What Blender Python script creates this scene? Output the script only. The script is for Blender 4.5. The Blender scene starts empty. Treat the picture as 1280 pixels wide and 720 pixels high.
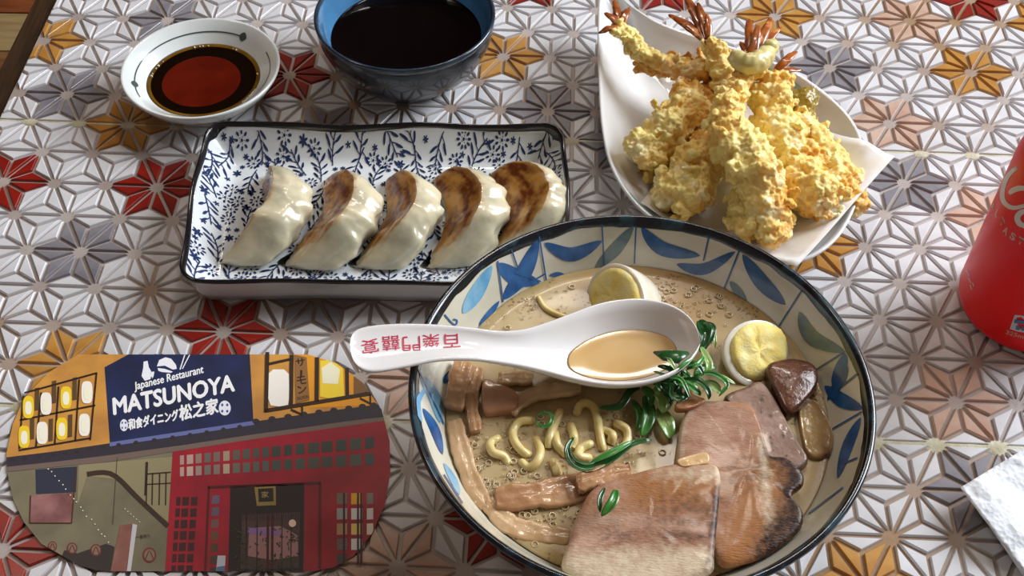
import bpy, bmesh, math, random
import numpy as np
from mathutils import Vector, noise
from mathutils.bvhtree import BVHTree

random.seed(7)
SC = bpy.context.scene
COL = SC.collection

# ------------------------------------------------------------------ camera
FPX, PITCH, ROLL = 1492.8, 0.86594, -0.011875
CAMH = 0.47065
cd = bpy.data.cameras.new('camera')
cd.sensor_width = 36.0
cd.lens = FPX * 36.0 / 1280.0
cd.clip_start = 0.01
cd.clip_end = 50
cam = bpy.data.objects.new('camera', cd)
COL.objects.link(cam)
from mathutils import Matrix
cam.matrix_world = Matrix.Translation((0, 0, CAMH)) @ Matrix.Rotation(math.pi/2 - PITCH, 4, 'X') @ Matrix.Rotation(-ROLL, 4, 'Z')
SC.camera = cam

# ------------------------------------------------------------------ world, lights, exposure
w = bpy.data.worlds.new('world'); SC.world = w
w.use_nodes = True
bg = w.node_tree.nodes['Background']
bg.inputs[0].default_value = (0.85, 0.68, 0.54, 1)
bg.inputs[1].default_value = 0.17

def area_light(name, loc, target, sx, sy, power, color):
    ld = bpy.data.lights.new(name, 'AREA')
    ld.shape = 'RECTANGLE'; ld.size = sx; ld.size_y = sy
    ld.energy = power; ld.color = color
    o = bpy.data.objects.new(name, ld); COL.objects.link(o)
    o.location = loc
    o.rotation_euler = (Vector(target) - Vector(loc)).to_track_quat('-Z', 'Y').to_euler()
    return o
# the daylit window to the right, beyond the table
area_light('window_daylight', (1.75, 1.15, 1.20), (0.05, 0.40, 0.0), 1.3, 1.1, 79, (0.90, 0.95, 1.0))
# shop lamps under the ceiling
area_light('ceiling_lamp', (0.10, 1.75, 1.65), (0.05, 0.45, 0.0), 0.50, 0.08, 6, (1.0, 0.90, 0.78))
area_light('ceiling_lamp', (-0.9, 0.9, 1.7), (0.0, 0.45, 0.0), 0.22, 0.22, 3, (1.0, 0.86, 0.70))
area_light('ceiling_lamp', (0.35, 1.25, 1.7), (0.05, 0.45, 0.0), 0.14, 0.14, 3, (1.0, 0.90, 0.78))

SC.view_settings.view_transform = 'Standard'
SC.view_settings.look = 'None'
SC.view_settings.gamma = 1.0
SC.view_settings.use_curve_mapping = False
SC.view_settings.exposure = 0.0

# ------------------------------------------------------------------ helpers
_c, _s = math.cos(PITCH), math.sin(PITCH)
_cr, _sr = math.cos(ROLL), math.sin(ROLL)
def ray(px, py):
    a = px - 640.0; b = 360.0 - py
    u = _cr*a + _sr*b; v = -_sr*a + _cr*b
    return Vector((u, FPX*_c + v*_s, -FPX*_s + v*_c)).normalized()
EYE = Vector((0, 0, CAMH))
def at(px, py, z=0.0):
    """the point of the photograph (px, py) on the horizontal plane z"""
    d = ray(px, py)
    return EYE + d * ((z - CAMH) / d.z)

def lin(r, g, b):
    f = lambda c: (c/255/12.92) if c/255 <= 0.04045 else ((c/255+0.055)/1.055)**2.4
    return (f(r), f(g), f(b))

MATS = {}
def mat(name, col, rough=0.5, col2=None, nscale=30, ncontrast=(0.35, 0.65), detail=4, bump=0.0, bscale=200,
        sss=0.0, sssr=(0.004, 0.002, 0.001), coat=0.0, metal=0.0, spec=0.5, attr=None, attrcol=None,
        attr_noise=0.35, transm=0.0, objvar=0.0, stretch=None, voro=None, ior=1.45, spots=None):
    m = bpy.data.materials.new(name); m.use_nodes = True
    nt = m.node_tree; N = nt.nodes; L = nt.links
    b = N['Principled BSDF']
    b.inputs['Roughness'].default_value = rough
    b.inputs['Metallic'].default_value = metal
    b.inputs['Specular IOR Level'].default_value = spec
    b.inputs['Coat Weight'].default_value = coat
    b.inputs['Coat Roughness'].default_value = 0.08
    b.inputs['IOR'].default_value = ior
    b.inputs['Transmission Weight'].default_value = transm
    if sss > 0:
        b.inputs['Subsurface Weight'].default_value = sss
        b.inputs['Subsurface Radius'].default_value = sssr
        b.inputs['Subsurface Scale'].default_value = 1.0
    tc = N.new('ShaderNodeTexCoord')
    vec = tc.outputs['Object']
    if stretch:
        mp = N.new('ShaderNodeMapping')
        mp.inputs['Scale'].default_value = stretch[0]
        mp.inputs['Rotation'].default_value = stretch[1]
        L.new(vec, mp.inputs['Vector']); vec = mp.outputs['Vector']
    out = None
    def rgb(c):
        n = N.new('ShaderNodeRGB'); n.outputs[0].default_value = (*c, 1); return n.outputs[0]
    def mix(fac, a, c):
        n = N.new('ShaderNodeMix'); n.data_type = 'RGBA'
        L.new(fac, n.inputs['Factor']); L.new(a, n.inputs['A']); L.new(c, n.inputs['B'])
        return n.outputs['Result']
    def nz(scale, lo, hi, det=detail):
        n = N.new('ShaderNodeTexNoise'); n.inputs['Scale'].default_value = scale; n.inputs['Detail'].default_value = det
        L.new(vec, n.inputs['Vector'])
        r = N.new('ShaderNodeMapRange'); r.inputs['From Min'].default_value = lo; r.inputs['From Max'].default_value = hi
        L.new(n.outputs['Fac'], r.inputs['Value']); return r.outputs['Result']
    out = rgb(col)
    if col2: out = mix(nz(nscale, *ncontrast), out, rgb(col2))
    if spots:   # (colour, scale, lo, hi)
        out = mix(nz(spots[1], spots[2], spots[3], 2), out, rgb(spots[0]))
    if voro:    # (colour, scale, threshold) small ringed bubbles
        v = N.new('ShaderNodeTexVoronoi'); v.inputs['Scale'].default_value = voro[1]
        L.new(vec, v.inputs['Vector'])
        r = N.new('ShaderNodeMapRange'); r.inputs['From Min'].default_value = voro[2]; r.inputs['From Max'].default_value = voro[2]*0.6
        L.new(v.outputs['Distance'], r.inputs['Value'])
        g = nz(voro[1]*0.12, 0.5, 0.62, 2)
        mm = N.new('ShaderNodeMath'); mm.operation = 'MULTIPLY'
        L.new(r.outputs['Result'], mm.inputs[0]); L.new(g, mm.inputs[1])
        out = mix(mm.outputs[0], out, rgb(voro[0]))
    if attr:
        for i, (an, ac) in enumerate(zip(attr, attrcol)):
            a = N.new('ShaderNodeAttribute'); a.attribute_name = an
            n = N.new('ShaderNodeTexNoise'); n.inputs['Scale'].default_value = 260 + 90*i; n.inputs['Detail'].default_value = 5
            L.new(tc.outputs['Object'], n.inputs['Vector'])
            s1 = N.new('ShaderNodeMath'); s1.operation = 'SUBTRACT'; L.new(n.outputs['Fac'], s1.inputs[0]); s1.inputs[1].default_value = 0.5
            s2 = N.new('ShaderNodeMath'); s2.operation = 'MULTIPLY_ADD'; L.new(s1.outputs[0], s2.inputs[0])
            s2.inputs[1].default_value = attr_noise*4; L.new(a.outputs['Fac'], s2.inputs[2])
            mlt = N.new('ShaderNodeMath'); mlt.operation = 'MULTIPLY'; mlt.use_clamp = True
            r = N.new('ShaderNodeMapRange'); r.inputs['From Min'].default_value = 0.0; r.inputs['From Max'].default_value = 0.12
            L.new(a.outputs['Fac'], r.inputs['Value'])
            L.new(s2.outputs[0], mlt.inputs[0]); L.new(r.outputs['Result'], mlt.inputs[1])
            out = mix(mlt.outputs[0], out, rgb(ac))
    if objvar > 0:
        oi = N.new('ShaderNodeObjectInfo')
        h = N.new('ShaderNodeHueSaturation')
        r = N.new('ShaderNodeMapRange'); r.inputs['To Min'].default_value = 1-objvar; r.inputs['To Max'].default_value = 1+objvar
        L.new(oi.outputs['Random'], r.inputs['Value']); L.new(r.outputs['Result'], h.inputs['Value'])
        L.new(out, h.inputs['Color']); out = h.outputs['Color']
    L.new(out, b.inputs['Base Color'])
    if bump > 0:
        n = N.new('ShaderNodeTexNoise'); n.inputs['Scale'].default_value = bscale; n.inputs['Detail'].default_value = 4
        L.new(vec, n.inputs['Vector'])
        bp = N.new('ShaderNodeBump'); bp.inputs['Strength'].default_value = bump; bp.inputs['Distance'].default_value = 0.001
        L.new(n.outputs['Fac'], bp.inputs['Height']); L.new(bp.outputs['Normal'], b.inputs['Normal'])
    MATS[name] = m
    return m

ORG = {}
def thing(name, label, cat, loc, group=None):
    o = bpy.data.objects.new(name, None); o.empty_display_size = 0.02
    COL.objects.link(o); o.location = loc
    o['label'] = label; o['category'] = cat
    if group: o['group'] = group
    ORG[o.name] = Vector(loc)
    return o
def tag(o, label, cat, group=None):
    o['label'] = label; o['category'] = cat
    if group: o['group'] = group
    return o
def mesh(name, V, F, m, parent=None, smooth=True, attrs=None, label=None, loc=None, sub=0, kind=None):
    """one mesh object; V in world coordinates"""
    V = np.array([tuple(v) for v in V], dtype=float).reshape(-1, 3)
    if parent is not None: org = ORG[parent.name]
    elif loc is not None: org = Vector(loc)
    else: org = Vector(((V[:,0].min()+V[:,0].max())/2, (V[:,1].min()+V[:,1].max())/2, V[:,2].min()))
    me = bpy.data.meshes.new(name)
    me.from_pydata((V - np.array(org)).tolist(), [], [list(f) for f in F])
    me.materials.append(m)
    if smooth: me.polygons.foreach_set('use_smooth', [True]*len(me.polygons))
    if attrs:
        for k, vals in attrs.items():
            a = me.attributes.new(k, 'FLOAT', 'POINT'); a.data.foreach_set('value', list(map(float, vals)))
    me.update()
    o = bpy.data.objects.new(name, me); COL.objects.link(o)
    if parent is not None: o.parent = parent
    else: o.location = org
    ORG[o.name] = org
    if sub:
        md = o.modifiers.new('subsurf', 'SUBSURF'); md.levels = sub; md.render_levels = sub
    if label: o['label'] = label
    if kind: o['kind'] = kind
    return o

class MB:
    def __init__(s): s.V = []; s.F = []; s.A = []
    def add(s, V, F, A=None):
        b = len(s.V); s.V += [tuple(v) for v in V]; s.F += [[i+b for i in f] for f in F]
        s.A += list(A) if A is not None else [0.0]*len(V)

def box(x0, x1, y0, y1, z0, z1):
    V = [(x0,y0,z0),(x1,y0,z0),(x1,y1,z0),(x0,y1,z0),(x0,y0,z1),(x1,y0,z1),(x1,y1,z1),(x0,y1,z1)]
    return V, [(3,2,1,0),(4,5,6,7),(0,1,5,4),(1,2,6,5),(2,3,7,6),(3,0,4,7)]

def catmull(P, n, closed=False):
    P = [np.array(p, float) for p in P]; out = []
    k = len(P); segs = k if closed else k-1
    for i in range(n):
        t = i/n*segs if closed else i/(n-1)*segs
        j = min(int(t), segs-1); f = t-j
        if closed: p0,p1,p2,p3 = (P[(j+q) % k] for q in (-1,0,1,2))
        else: p0,p1,p2,p3 = (P[max(0,min(k-1,j+q))] for q in (-1,0,1,2))
        out.append(0.5*((2*p1)+(-p0+p2)*f+(2*p0-5*p1+4*p2-p3)*f*f+(-p0+3*p1-3*p2+p3)*f**3))
    return out

def loops(LS, closed_start=False, closed_end=False, cyc=True):
    """skin a list of point loops"""
    V = []; F = []; n = len(LS[0])
    for l in LS: V += [tuple(p) for p in l]
    for i in range(len(LS)-1):
        for j in range(n if cyc else n-1):
            k = (j+1) % n
            F.append((i*n+j, i*n+k, (i+1)*n+k, (i+1)*n+j))
    if closed_start: F.append(tuple(reversed(range(n))))
    if closed_end: F.append(tuple(range((len(LS)-1)*n, len(LS)*n)))
    return V, F

def lathe(profile, c, n=96, cap0=False, cap1=False):
    LS = []
    for r, z in profile:
        LS.append([(c[0]+r*math.cos(2*math.pi*j/n), c[1]+r*math.sin(2*math.pi*j/n), c[2]+z) for j in range(n)])
    return loops(LS, cap0, cap1)

def spline_profile(pts, n): return [tuple(p) for p in catmull(pts, n)]

def tube(path, radii, n=10, flat=1.0, caps=True):
    """round or flattened tube along 3d points; flat scales the vertical thickness"""
    P = [Vector(tuple(p)) for p in path]; LS = []
    k = len(P)
    for i in range(k):
        t = (P[min(i+1,k-1)] - P[max(i-1,0)])
        if t.length < 1e-9: t = Vector((1,0,0))
        t.normalize()
        side = t.cross(Vector((0,0,1)))
        if side.length < 0.05: side = Vector((1,0,0))
        side.normalize(); up = side.cross(t).normalized()
        r = radii[i] if hasattr(radii, '__len__') else radii
        LS.append([P[i] + side*(r*math.cos(2*math.pi*j/n)) + up*(r*flat*math.sin(2*math.pi*j/n)) for j in range(n)])
    V, F = loops(LS)
    if caps:
        b = len(V); V += [tuple(P[0]), tuple(P[-1])]
        for j in range(n):
            F.append((b, (j+1) % n, j)); F.append((b+1, (k-1)*n+j, (k-1)*n+(j+1) % n))
    return V, F

def fbm(p, s, o=3):
    v = 0; a = 1.0
    for _ in range(o):
        v += a*noise.noise(Vector(p)*s); s *= 2.1; a *= 0.5
    return v
def displace(V, F, fn):
    me = bpy.data.meshes.new('tmp'); me.from_pydata([tuple(v) for v in V], [], F); me.update()
    nn = [v.normal.copy() for v in me.vertices]
    bpy.data.meshes.remove(me)
    return [Vector(tuple(v)) + n*fn(Vector(tuple(v)), n) for v, n in zip(V, nn)]

_ico = {}
def ico(sub):
    if sub not in _ico:
        bm = bmesh.new(); bmesh.ops.create_icosphere(bm, subdivisions=sub, radius=1.0)
        _ico[sub] = ([v.co.copy() for v in bm.verts], [tuple(v.index for v in f.verts) for f in bm.faces]); bm.free()
    return _ico[sub]

# surface prints: thin strokes and shapes that follow a surface
def stroke2d(P, width, n=14, profile=None):
    """a ribbon in 2d: rows of (left, mid, right)"""
    C = catmull(P, n); rows = []
    for i, p in enumerate(C):
        t = C[min(i+1,n-1)] - C[max(i-1,0)]; l = np.hypot(*t[:2]) or 1
        nrm = np.array([-t[1], t[0]])/l
        u = i/(n-1)
        wd = width*0.5*(profile(u) if profile else 1.0)
        rows.append((p+nrm*wd, p, p-nrm*wd))
    V = [q for r in rows for q in r]; F = []
    for i in range(n-1):
        for j in (0, 1):
            F.append((i*3+j, i*3+j+1, i*3+3+j+1, i*3+3+j))
    return V, F
leafw = lambda u: max(0.03, math.sin(math.pi*min(1, u*1.0))**0.8)
taper = lambda u: 1.0 - 0.6*u
def drape(V2, bvh, off=0.00025):
    out = []
    for p in V2:
        d = ray(p[0], p[1]); hit, nrm, i, dist = bvh.ray_cast(EYE, d)
        k_ = 0
        while hit is None and k_ < 12:      # just past the outline: step back onto the surface
            k_ += 1; hit, nrm, i, dist = bvh.ray_cast(EYE, ray(p[0]+0.7*k_, p[1]))
        if hit is None: return None
        if nrm.dot(d) > 0: nrm = -nrm
        out.append(hit + nrm*off)
    return out
def text2d(body, bold=0.0, size=1.0):
    c = bpy.data.curves.new('txt', 'FONT'); c.body = body; c.size = size; c.offset = bold; c.resolution_u = 3
    o = bpy.data.objects.new('txt', c); COL.objects.link(o)
    dg = bpy.context.evaluated_depsgraph_get(); dg.update()
    me = bpy.data.meshes.new_from_object(o.evaluated_get(dg))
    V = [(v.co.x, v.co.y) for v in me.vertices]; F = [tuple(p.vertices) for p in me.polygons]
    bpy.data.objects.remove(o); bpy.data.meshes.remove(me); bpy.data.curves.remove(c)
    return V, F
def fit_text(body, p0, p1, height, bold=0.0, upratio=None, up=None):
    """text from px p0 to px p1 along its base line, cap height in px; up = px direction of the letters' up"""
    V, F = text2d(body, bold)
    if not V: return [], []
    xs = [v[0] for v in V]; ys = [v[1] for v in V]
    x0, x1 = min(xs), max(xs); y0, y1 = min(ys), max(ys)
    p0 = np.array(p0, float); p1 = np.array(p1, float); ex = p1-p0
    if up is None:
        up = np.array([ex[1], -ex[0]])
    up = np.array(up, float); up = up/np.hypot(*up)
    return [p0 + ex*((v[0]-x0)/(x1-x0)) + up*height*((v[1]-y0)/(y1-y0)) for v in V], F

# ------------------------------------------------------------------ materials
WHITE_F = mat('white_glaze', lin(222,223,228), 0.30, lin(206,206,210), 40, coat=0.3, objvar=0.03)
GREY_F = mat('grey_glaze', lin(140,137,143), 0.32, lin(120,117,124), 60, coat=0.3, objvar=0.06)
RED_F = mat('red_glaze', lin(150,30,18), 0.32, lin(130,24,14), 50, coat=0.3, objvar=0.06)
YEL_F = mat('ochre_glaze', lin(196,146,72), 0.32, lin(176,122,52), 60, coat=0.3, objvar=0.06)
PEACH_F = mat('peach_glaze', lin(206,178,162), 0.32, lin(190,154,134), 60, coat=0.3, objvar=0.06)
GROOVE = mat('grout', lin(186,176,172), 0.40, lin(160,148,142), 25, coat=0.2, spots=(lin(150,118,84), 9, 0.52, 0.74), bump=0.15, bscale=400)
GROUTC = mat('cream_grout', lin(206,204,186), 0.6, lin(180,172,140), 120, bump=0.4, bscale=700)
DARKWOOD = mat('dark_wood', lin(62,40,18), 0.5, lin(40,24,10), 12, stretch=((30,2,30),(0,0,0)))

# ------------------------------------------------------------------ floor far below
fl_mats = [mat('plank_red', lin(150,84,48), 0.5, lin(120,62,34), 6, stretch=((2,14,1),(0,0,0))),
           mat('plank_beige', lin(176,152,108), 0.5, lin(156,130,88), 6, stretch=((2,14,1),(0,0,0))),
           mat('plank_tan', lin(140,100,62), 0.5, lin(112,76,44), 6, stretch=((2,14,1),(0,0,0)))]
V, F = box(-2.0, 1.6, -0.6, 2.6, -0.80, -0.758)
floor = mesh('floor', V, F, fl_mats[2], smooth=False); floor['kind'] = 'structure'
ys = [2.2, 2.0, 1.82, 1.625, 1.525, 1.40, 1.28, 1.15, 1.02]
for i in range(len(ys)-1):
    V, F = box(-2.0, 1.0, ys[i+1]+0.002, ys[i]-0.002, -0.758, -0.75)
    mesh('floor_plank', V, F, fl_mats[[2,1,0,1,2,2,1,0][i]], floor, smooth=False)

WALLM = mat('wall_wood', lin(120,84,60), 0.6, lin(96,64,44), 4, stretch=((8,8,1),(0,0,0)))
CEILM = mat('ceiling_paint', lin(104,70,52), 0.7, lin(88,56,42), 3)
for nm, b in (('wall_left', (-2.10,-2.0,-0.6,2.6,-0.8,1.95)), ('wall_back', (-2.1,1.6,2.6,2.7,-0.8,1.95)), ('ceiling', (-2.1,1.6,-0.6,2.7,1.95,2.05))):
    V, F = box(*b); o = mesh(nm, V, F, CEILM if nm == 'ceiling' else WALLM, smooth=False); o['kind'] = 'structure'

# ------------------------------------------------------------------ table with relief tile top
LA = 0.0288; TH = -0.035266
OX, OY = -0.2271848, 0.4728526
S3 = math.sqrt(3)/2
def lat(c, r): 
    x = (c + 0.5*r)*LA; y = r*S3*LA
    return np.array([OX + math.cos(TH)*x - math.sin(TH)*y, OY + math.sin(TH)*x + math.cos(TH)*y])
def latp(x, y):   # lattice plane coordinates (units of a) to world
    x *= LA; y *= LA
    return np.array([OX + math.cos(TH)*x - math.sin(TH)*y, OY + math.sin(TH)*x + math.cos(TH)*y])
table = thing('dining_table', 'table topped with star patterned relief tiles in white, red, ochre and grey', 'table', (0.1, 0.45, -0.75))
XL, XR = -2.67, 20.0
GZ = -0.0015
rows = [(-14, -6), (-6, 2), (2, 10), (10, 13)]
def panel_of(r):
    for i, (a, b) in enumerate(rows):
        if a <= r < b: return i
    return 0
panels = []
for (ra, rb) in rows:
    pts = [latp(XL, ra*S3+0.02), latp(XR, ra*S3+0.02), latp(XR, rb*S3-0.02), latp(XL, rb*S3-0.02)]
    V = [(p[0], p[1], -0.012) for p in pts] + [(p[0], p[1], GZ) for p in pts]
    F = [(3,2,1,0),(4,5,6,7),(0,1,5,4),(1,2,6,5),(2,3,7,6),(3,0,4,7)]
    panels.append(mesh('tile_panel', V, F, GROOVE, table, smooth=False))
# wooden board under the tiles, the edging, legs
def latbox(x0, x1, y0, y1, z0, z1):
    pts = [latp(x0,y0), latp(x1,y0), latp(x1,y1), latp(x0,y1)]
    return [(p[0],p[1],z0) for p in pts]+[(p[0],p[1],z1) for p in pts], [(3,2,1,0),(4,5,6,7),(0,1,5,4),(1,2,6,5),(2,3,7,6),(3,0,4,7)]
y_lo, y_hi = -14*S3, 13*S3
V, F = latbox(XL, XR, y_lo, y_hi, -0.030, -0.012); mesh('table_board', V, F, DARKWOOD, table, smooth=False)
V, F = latbox(XL-0.52, XL-0.03, y_lo, y_hi, -0.036, -0.003); mesh('edge_trim', V, F, DARKWOOD, table, smooth=False)
for (x, y) in ((XL+1, y_lo+1), (XR-2.5, y_lo+1), (XL+1, y_hi-2.5), (XR-2.5, y_hi-2.5)):
    V, F = latbox(x, x+1.6, y, y+1.6, -0.75, -0.030); mesh('table_leg', V, F, DARKWOOD, table, smooth=False)

STARS = {}
for nm, lst in dict(
    red=[(-2,0),(1,0),(5,-4),(1,4),(4,8),(7,8),(14,8),(12,-8),(5,-9),(0,9),(10,-2)],
    ochre=[(-5,5),(3,-5),(5,5),(15,5),(10,7),(14,-1),(18,-9),(16,7),(-1,2),(8,-7)],
    grey=[(1,-2),(-3,3),(-3,6),(12,5),(15,1),(6,-3),(19,-7),(7,3),(9,2),(3,2)],
    peach=[(14,3),(18,-5),(13,7),(17,0),(9,-5),(11,-9),(12,1)]).items():
    for q in lst: STARS[q] = nm
FM = dict(red=RED_F, ochre=YEL_F, grey=GREY_F, peach=PEACH_F, white=WHITE_F)

def inset(poly, d):
    n = len(poly); out = []
    A = 0.5*sum(poly[i][0]*poly[(i+1)%n][1]-poly[(i+1)%n][0]*poly[i][1] for i in range(n))
    sg = 1 if A > 0 else -1
    L = []
    for i in range(n):
        a = np.array(poly[i]); b = np.array(poly[(i+1)%n]); t = b-a; l = np.hypot(*t)
        if l < 1e-7: return None
        t = t/l; nn = np.array([-t[1], t[0]])*sg
        L.append((a+nn*d, t))
    for i in range(n):
        p, t = L[i-1]; q, u = L[i]
        den = t[0]*u[1]-t[1]*u[0]
        if abs(den) < 1e-9: return None
        k = ((q[0]-p[0])*u[1]-(q[1]-p[1])*u[0])/den
        out.append(p+t*k)
    B = 0.5*sum(out[i][0]*out[(i+1)%n][1]-out[(i+1)%n][0]*out[i][1] for i in range(n))
    if B*sg <= 1e-7: return None
    for i in range(n):   # edges must keep their direction
        a = np.array(poly[(i+1)%n])-np.array(poly[i]); b = out[(i+1)%n]-out[i]
        if a @ b < 0: return None
    return out
def clip_half(poly, p, nrm):
    out = []; n = len(poly)
    for i in range(n):
        a = np.array(poly[i], float); b = np.array(poly[(i+1)%n], float)
        da = (a-p) @ nrm; db = (b-p) @ nrm
        if da >= 0: out.append(a)
        if da*db < 0: out.append(a+(b-a)*(da/(da-db)))
    return out
def facet_geo(tri):
    if sum(tri[i][0]*tri[(i+1)%len(tri)][1]-tri[(i+1)%len(tri)][0]*tri[i][1] for i in range(len(tri))) < 0: tri = tri[::-1]
    lo = inset(tri, 0.00088); mi = inset(tri, 0.00114); hi = inset(tri, 0.00140)
    if not lo or not hi or not mi: return None
    n = len(tri)
    V = [(p[0],p[1],GZ-0.0002) for p in lo]+[(p[0],p[1],-0.00030) for p in mi]+[(p[0],p[1],0.0) for p in hi]
    F = []
    for k in (0, 1):
        for i in range(n): F.append((k*n+i, k*n+(i+1)%n, (k+1)*n+(i+1)%n, (k+1)*n+i))
    F.append(tuple(range(2*n, 3*n)))
    return V, F
# image areas covered by what stands on the table (used only to choose which facets become single parts)
HIDE = [('e',805,505,292,240),('e',245,578,240,140),('b',215,150,715,362),('e',252,88,102,67),('e',505,25,118,105),('p',915,165,180,165),('b',1200,180,1400,440),('b',1205,560,1400,800)]
def hidden(px, py):
    for h in HIDE:
        if h[0] == 'b':
            if h[1] < px < h[3] and h[2] < py < h[4]: return True
        elif ((px-h[1])/h[3])**2 + ((py-h[2])/h[4])**2 < 1: return True
    return False
def project(x, y, z):
    z -= CAMH
    d = y*_c - z*_s; v = FPX*(y*_s+z*_c)/d; u = FPX*x/d
    return 640+_cr*u-_sr*v, 360-(_sr*u+_cr*v)
cells = []
for r in range(-14, 13):
    for c in range(-12, 32):
        for up in (0, 1):
            ids = [(c,r),(c+1,r),(c,r+1)] if up == 0 else [(c+1,r),(c+1,r+1),(c,r+1)]
            P = [np.array([i+0.5*j, j*S3]) for i, j in ids]
            G = (P[0]+P[1]+P[2])/3
            if G[0] < XL-1 or G[0] > 19.5: continue
            for k in range(3):
                a, b = ids[k], ids[(k+1)%3]
                nm = STARS.get(a) or STARS.get(b) or 'white'
                tri = [P[k], P[(k+1)%3], G]
                full = min(t[0] for t in tri) >= XL
                if not full:
                    tri = clip_half(tri, np.array([XL, 0]), np.array([1.0, 0]))
                    if len(tri) < 3: continue
                W = [latp(*t) for t in tri]
                ctr = sum(W)/len(W)
                px, py = project(ctr[0], ctr[1], 0)
                vis = -5 < px < 1285 and -5 < py < 725 and not hidden(px, py)
                dist = math.dist((ctr[0],ctr[1],0), EYE)
                cells.append(dict(W=W, ctr=ctr, nm=nm, full=full, pan=panel_of(r), key=(up,k,nm), vis=vis, d=dist))
cand = sorted([q for q in cells if q['vis'] and q['full']], key=lambda q: q['d'])[:300]
single = set(id(q) for q in cand)
FC = {}
stuff = {}
for q in cells:
    if id(q) in single:
        if q['key'] not in FC:
            g = facet_geo([w_-q['ctr'] for w_ in q['W']])
            me = bpy.data.meshes.new('facet'); me.from_pydata([tuple(map(float, v)) for v in g[0]], [], g[1]); me.materials.append(FM[q['nm']])
            FC[q['key']] = me
        o = bpy.data.objects.new('facet', FC[q['key']]); COL.objects.link(o)
        o.parent = panels[q['pan']]
        o.location = Vector((q['ctr'][0], q['ctr'][1], 0)) - Vector(table.location)
    else:
        g = facet_geo(q['W'])
        if g: stuff.setdefault((q['pan'], q['nm']), MB()).add(*g)
for (pn, nm), mb in stuff.items():
    mesh('facet', mb.V, mb.F, FM[nm], panels[pn], smooth=False, kind='stuff')
# cream grout squeezed out along the joints between tile rows
for ri, wmax in ((-6, 1.0), (2, 0.35)):
    mb = MB()
    xs = np.arange(XL, 19.5, 0.10)
    L_ = []; 
    top = []; bot = []; mid = []
    for x in xs:
        p = latp(x, ri*S3); nn = 0.0014+0.0012*wmax*(1+fbm((x*3, ri, 0), 1.0))
        star = math.exp(-((x-0.5*ri) - round(x-0.5*ri))**2/0.012)*0.0028*wmax
        top.append((p[0], p[1]+nn+star*0.7, GZ+0.0001)); mid.append((p[0], p[1]+0.0002*math.sin(x*9), -0.0004)); bot.append((p[0], p[1]-nn-star, GZ+0.0001))
    V, F = loops([top, mid, bot], cyc=False)
    mesh('grout_joint', V, [tuple(reversed(f)) for f in F], GROUTC, table, smooth=True)

# ------------------------------------------------------------------ ramen bowl
BC = (0.0536, 0.2905, 0.0)
CREAM = mat('cream_glaze', lin(222,220,208), 0.22, lin(198,194,174), 22, coat=0.5)
NAVY = mat('navy_rim_glaze', lin(20,26,34), 0.16, lin(40,66,78), 90, (0.50, 0.62), coat=0.5)
BLUE1 = mat('brush_blue_dark', lin(30,74,128), 0.22, lin(52,106,164), 130, coat=0.4)
BLUE2 = mat('brush_blue_light', lin(92,158,200), 0.22, lin(140,186,210), 130, coat=0.4)
BLUE3 = mat('brush_blue_grey', lin(84,112,120), 0.22, lin(110,132,134), 130, coat=0.4)
inner_pts = [(0.0930,0.0698),(0.0912,0.066),(0.0868,0.0585),(0.0818,0.0505),(0.070,0.0370),(0.052,0.0225),(0.032,0.0140),(0.0,0.0115)]
outer_pts = [(0.0955,0.0690),(0.0945,0.0660),(0.0885,0.0555),(0.0800,0.0430),(0.0660,0.0265),(0.0500,0.0130),(0.0410,0.0085)]
bowl = thing('ramen_bowl', 'large ceramic ramen bowl with dark rim and blue bamboo leaf brushwork inside', 'bowl', BC)
inn = spline_profile(inner_pts, 26); inn[-1] = (0.0003, inn[-1][1])
outp = spline_profile(outer_pts, 18)
V, F = lathe([(0.0,0.0085)][:0] + list(reversed(outp)) + inn, BC, 128, cap0=True, cap1=True)
mesh('bowl_body', V, [tuple(reversed(f)) for f in F] if False else F, CREAM, bowl)
IV, IF = lathe(inn, BC, 128)
bowl_bvh = BVHTree.FromPolygons([Vector(v) for v in IV], IF)
# rim: dark ring with an uneven lower edge inside and outside
nr = 160; LS = []
rim_prof = [(0.0953,0.0684),(0.0957,0.0688),(0.0960,0.0692),(0.0956,0.0703),(0.0944,0.0708),(0.0932,0.0702),(0.0924,0.0688),(0.0915,0.0668)]
for i, (r, z) in enumerate(rim_prof):
    l = []
    for j in range(nr):
        a = 2*math.pi*j/nr
        wv = 0.0010*fbm((math.cos(a)*4, math.sin(a)*4, i*0.0), 1.6)
        dz = wv if i in (0, 7) else 0
        rr = r + (0.62*dz if i in (0,7) else 0)
        l.append((BC[0]+rr*math.cos(a), BC[1]+rr*math.sin(a), z+dz))
    LS.append(l)
V, F = loops(LS); mesh('rim_band', V, F, NAVY, bowl, label='dark blue black glazed rim')
V, F = lathe([(0.0435,0.0),(0.0445,0.004),(0.0435,0.0095),(0.0385,0.0095),(0.038,0.003),(0.0395,0.0)], BC, 96)
mesh('foot_ring', V, F, CREAM, bowl)
def c1(x, y): return (500+x/3.272, 260+y/3.272)
def c2(x, y): return (800+x/3.272, 260+y/3.272)
def c3(x, y): return (500+x/2.769, 460+y/2.769)
def c4(x, y): return (800+x/2.769, 460+y/2.769)
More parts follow.
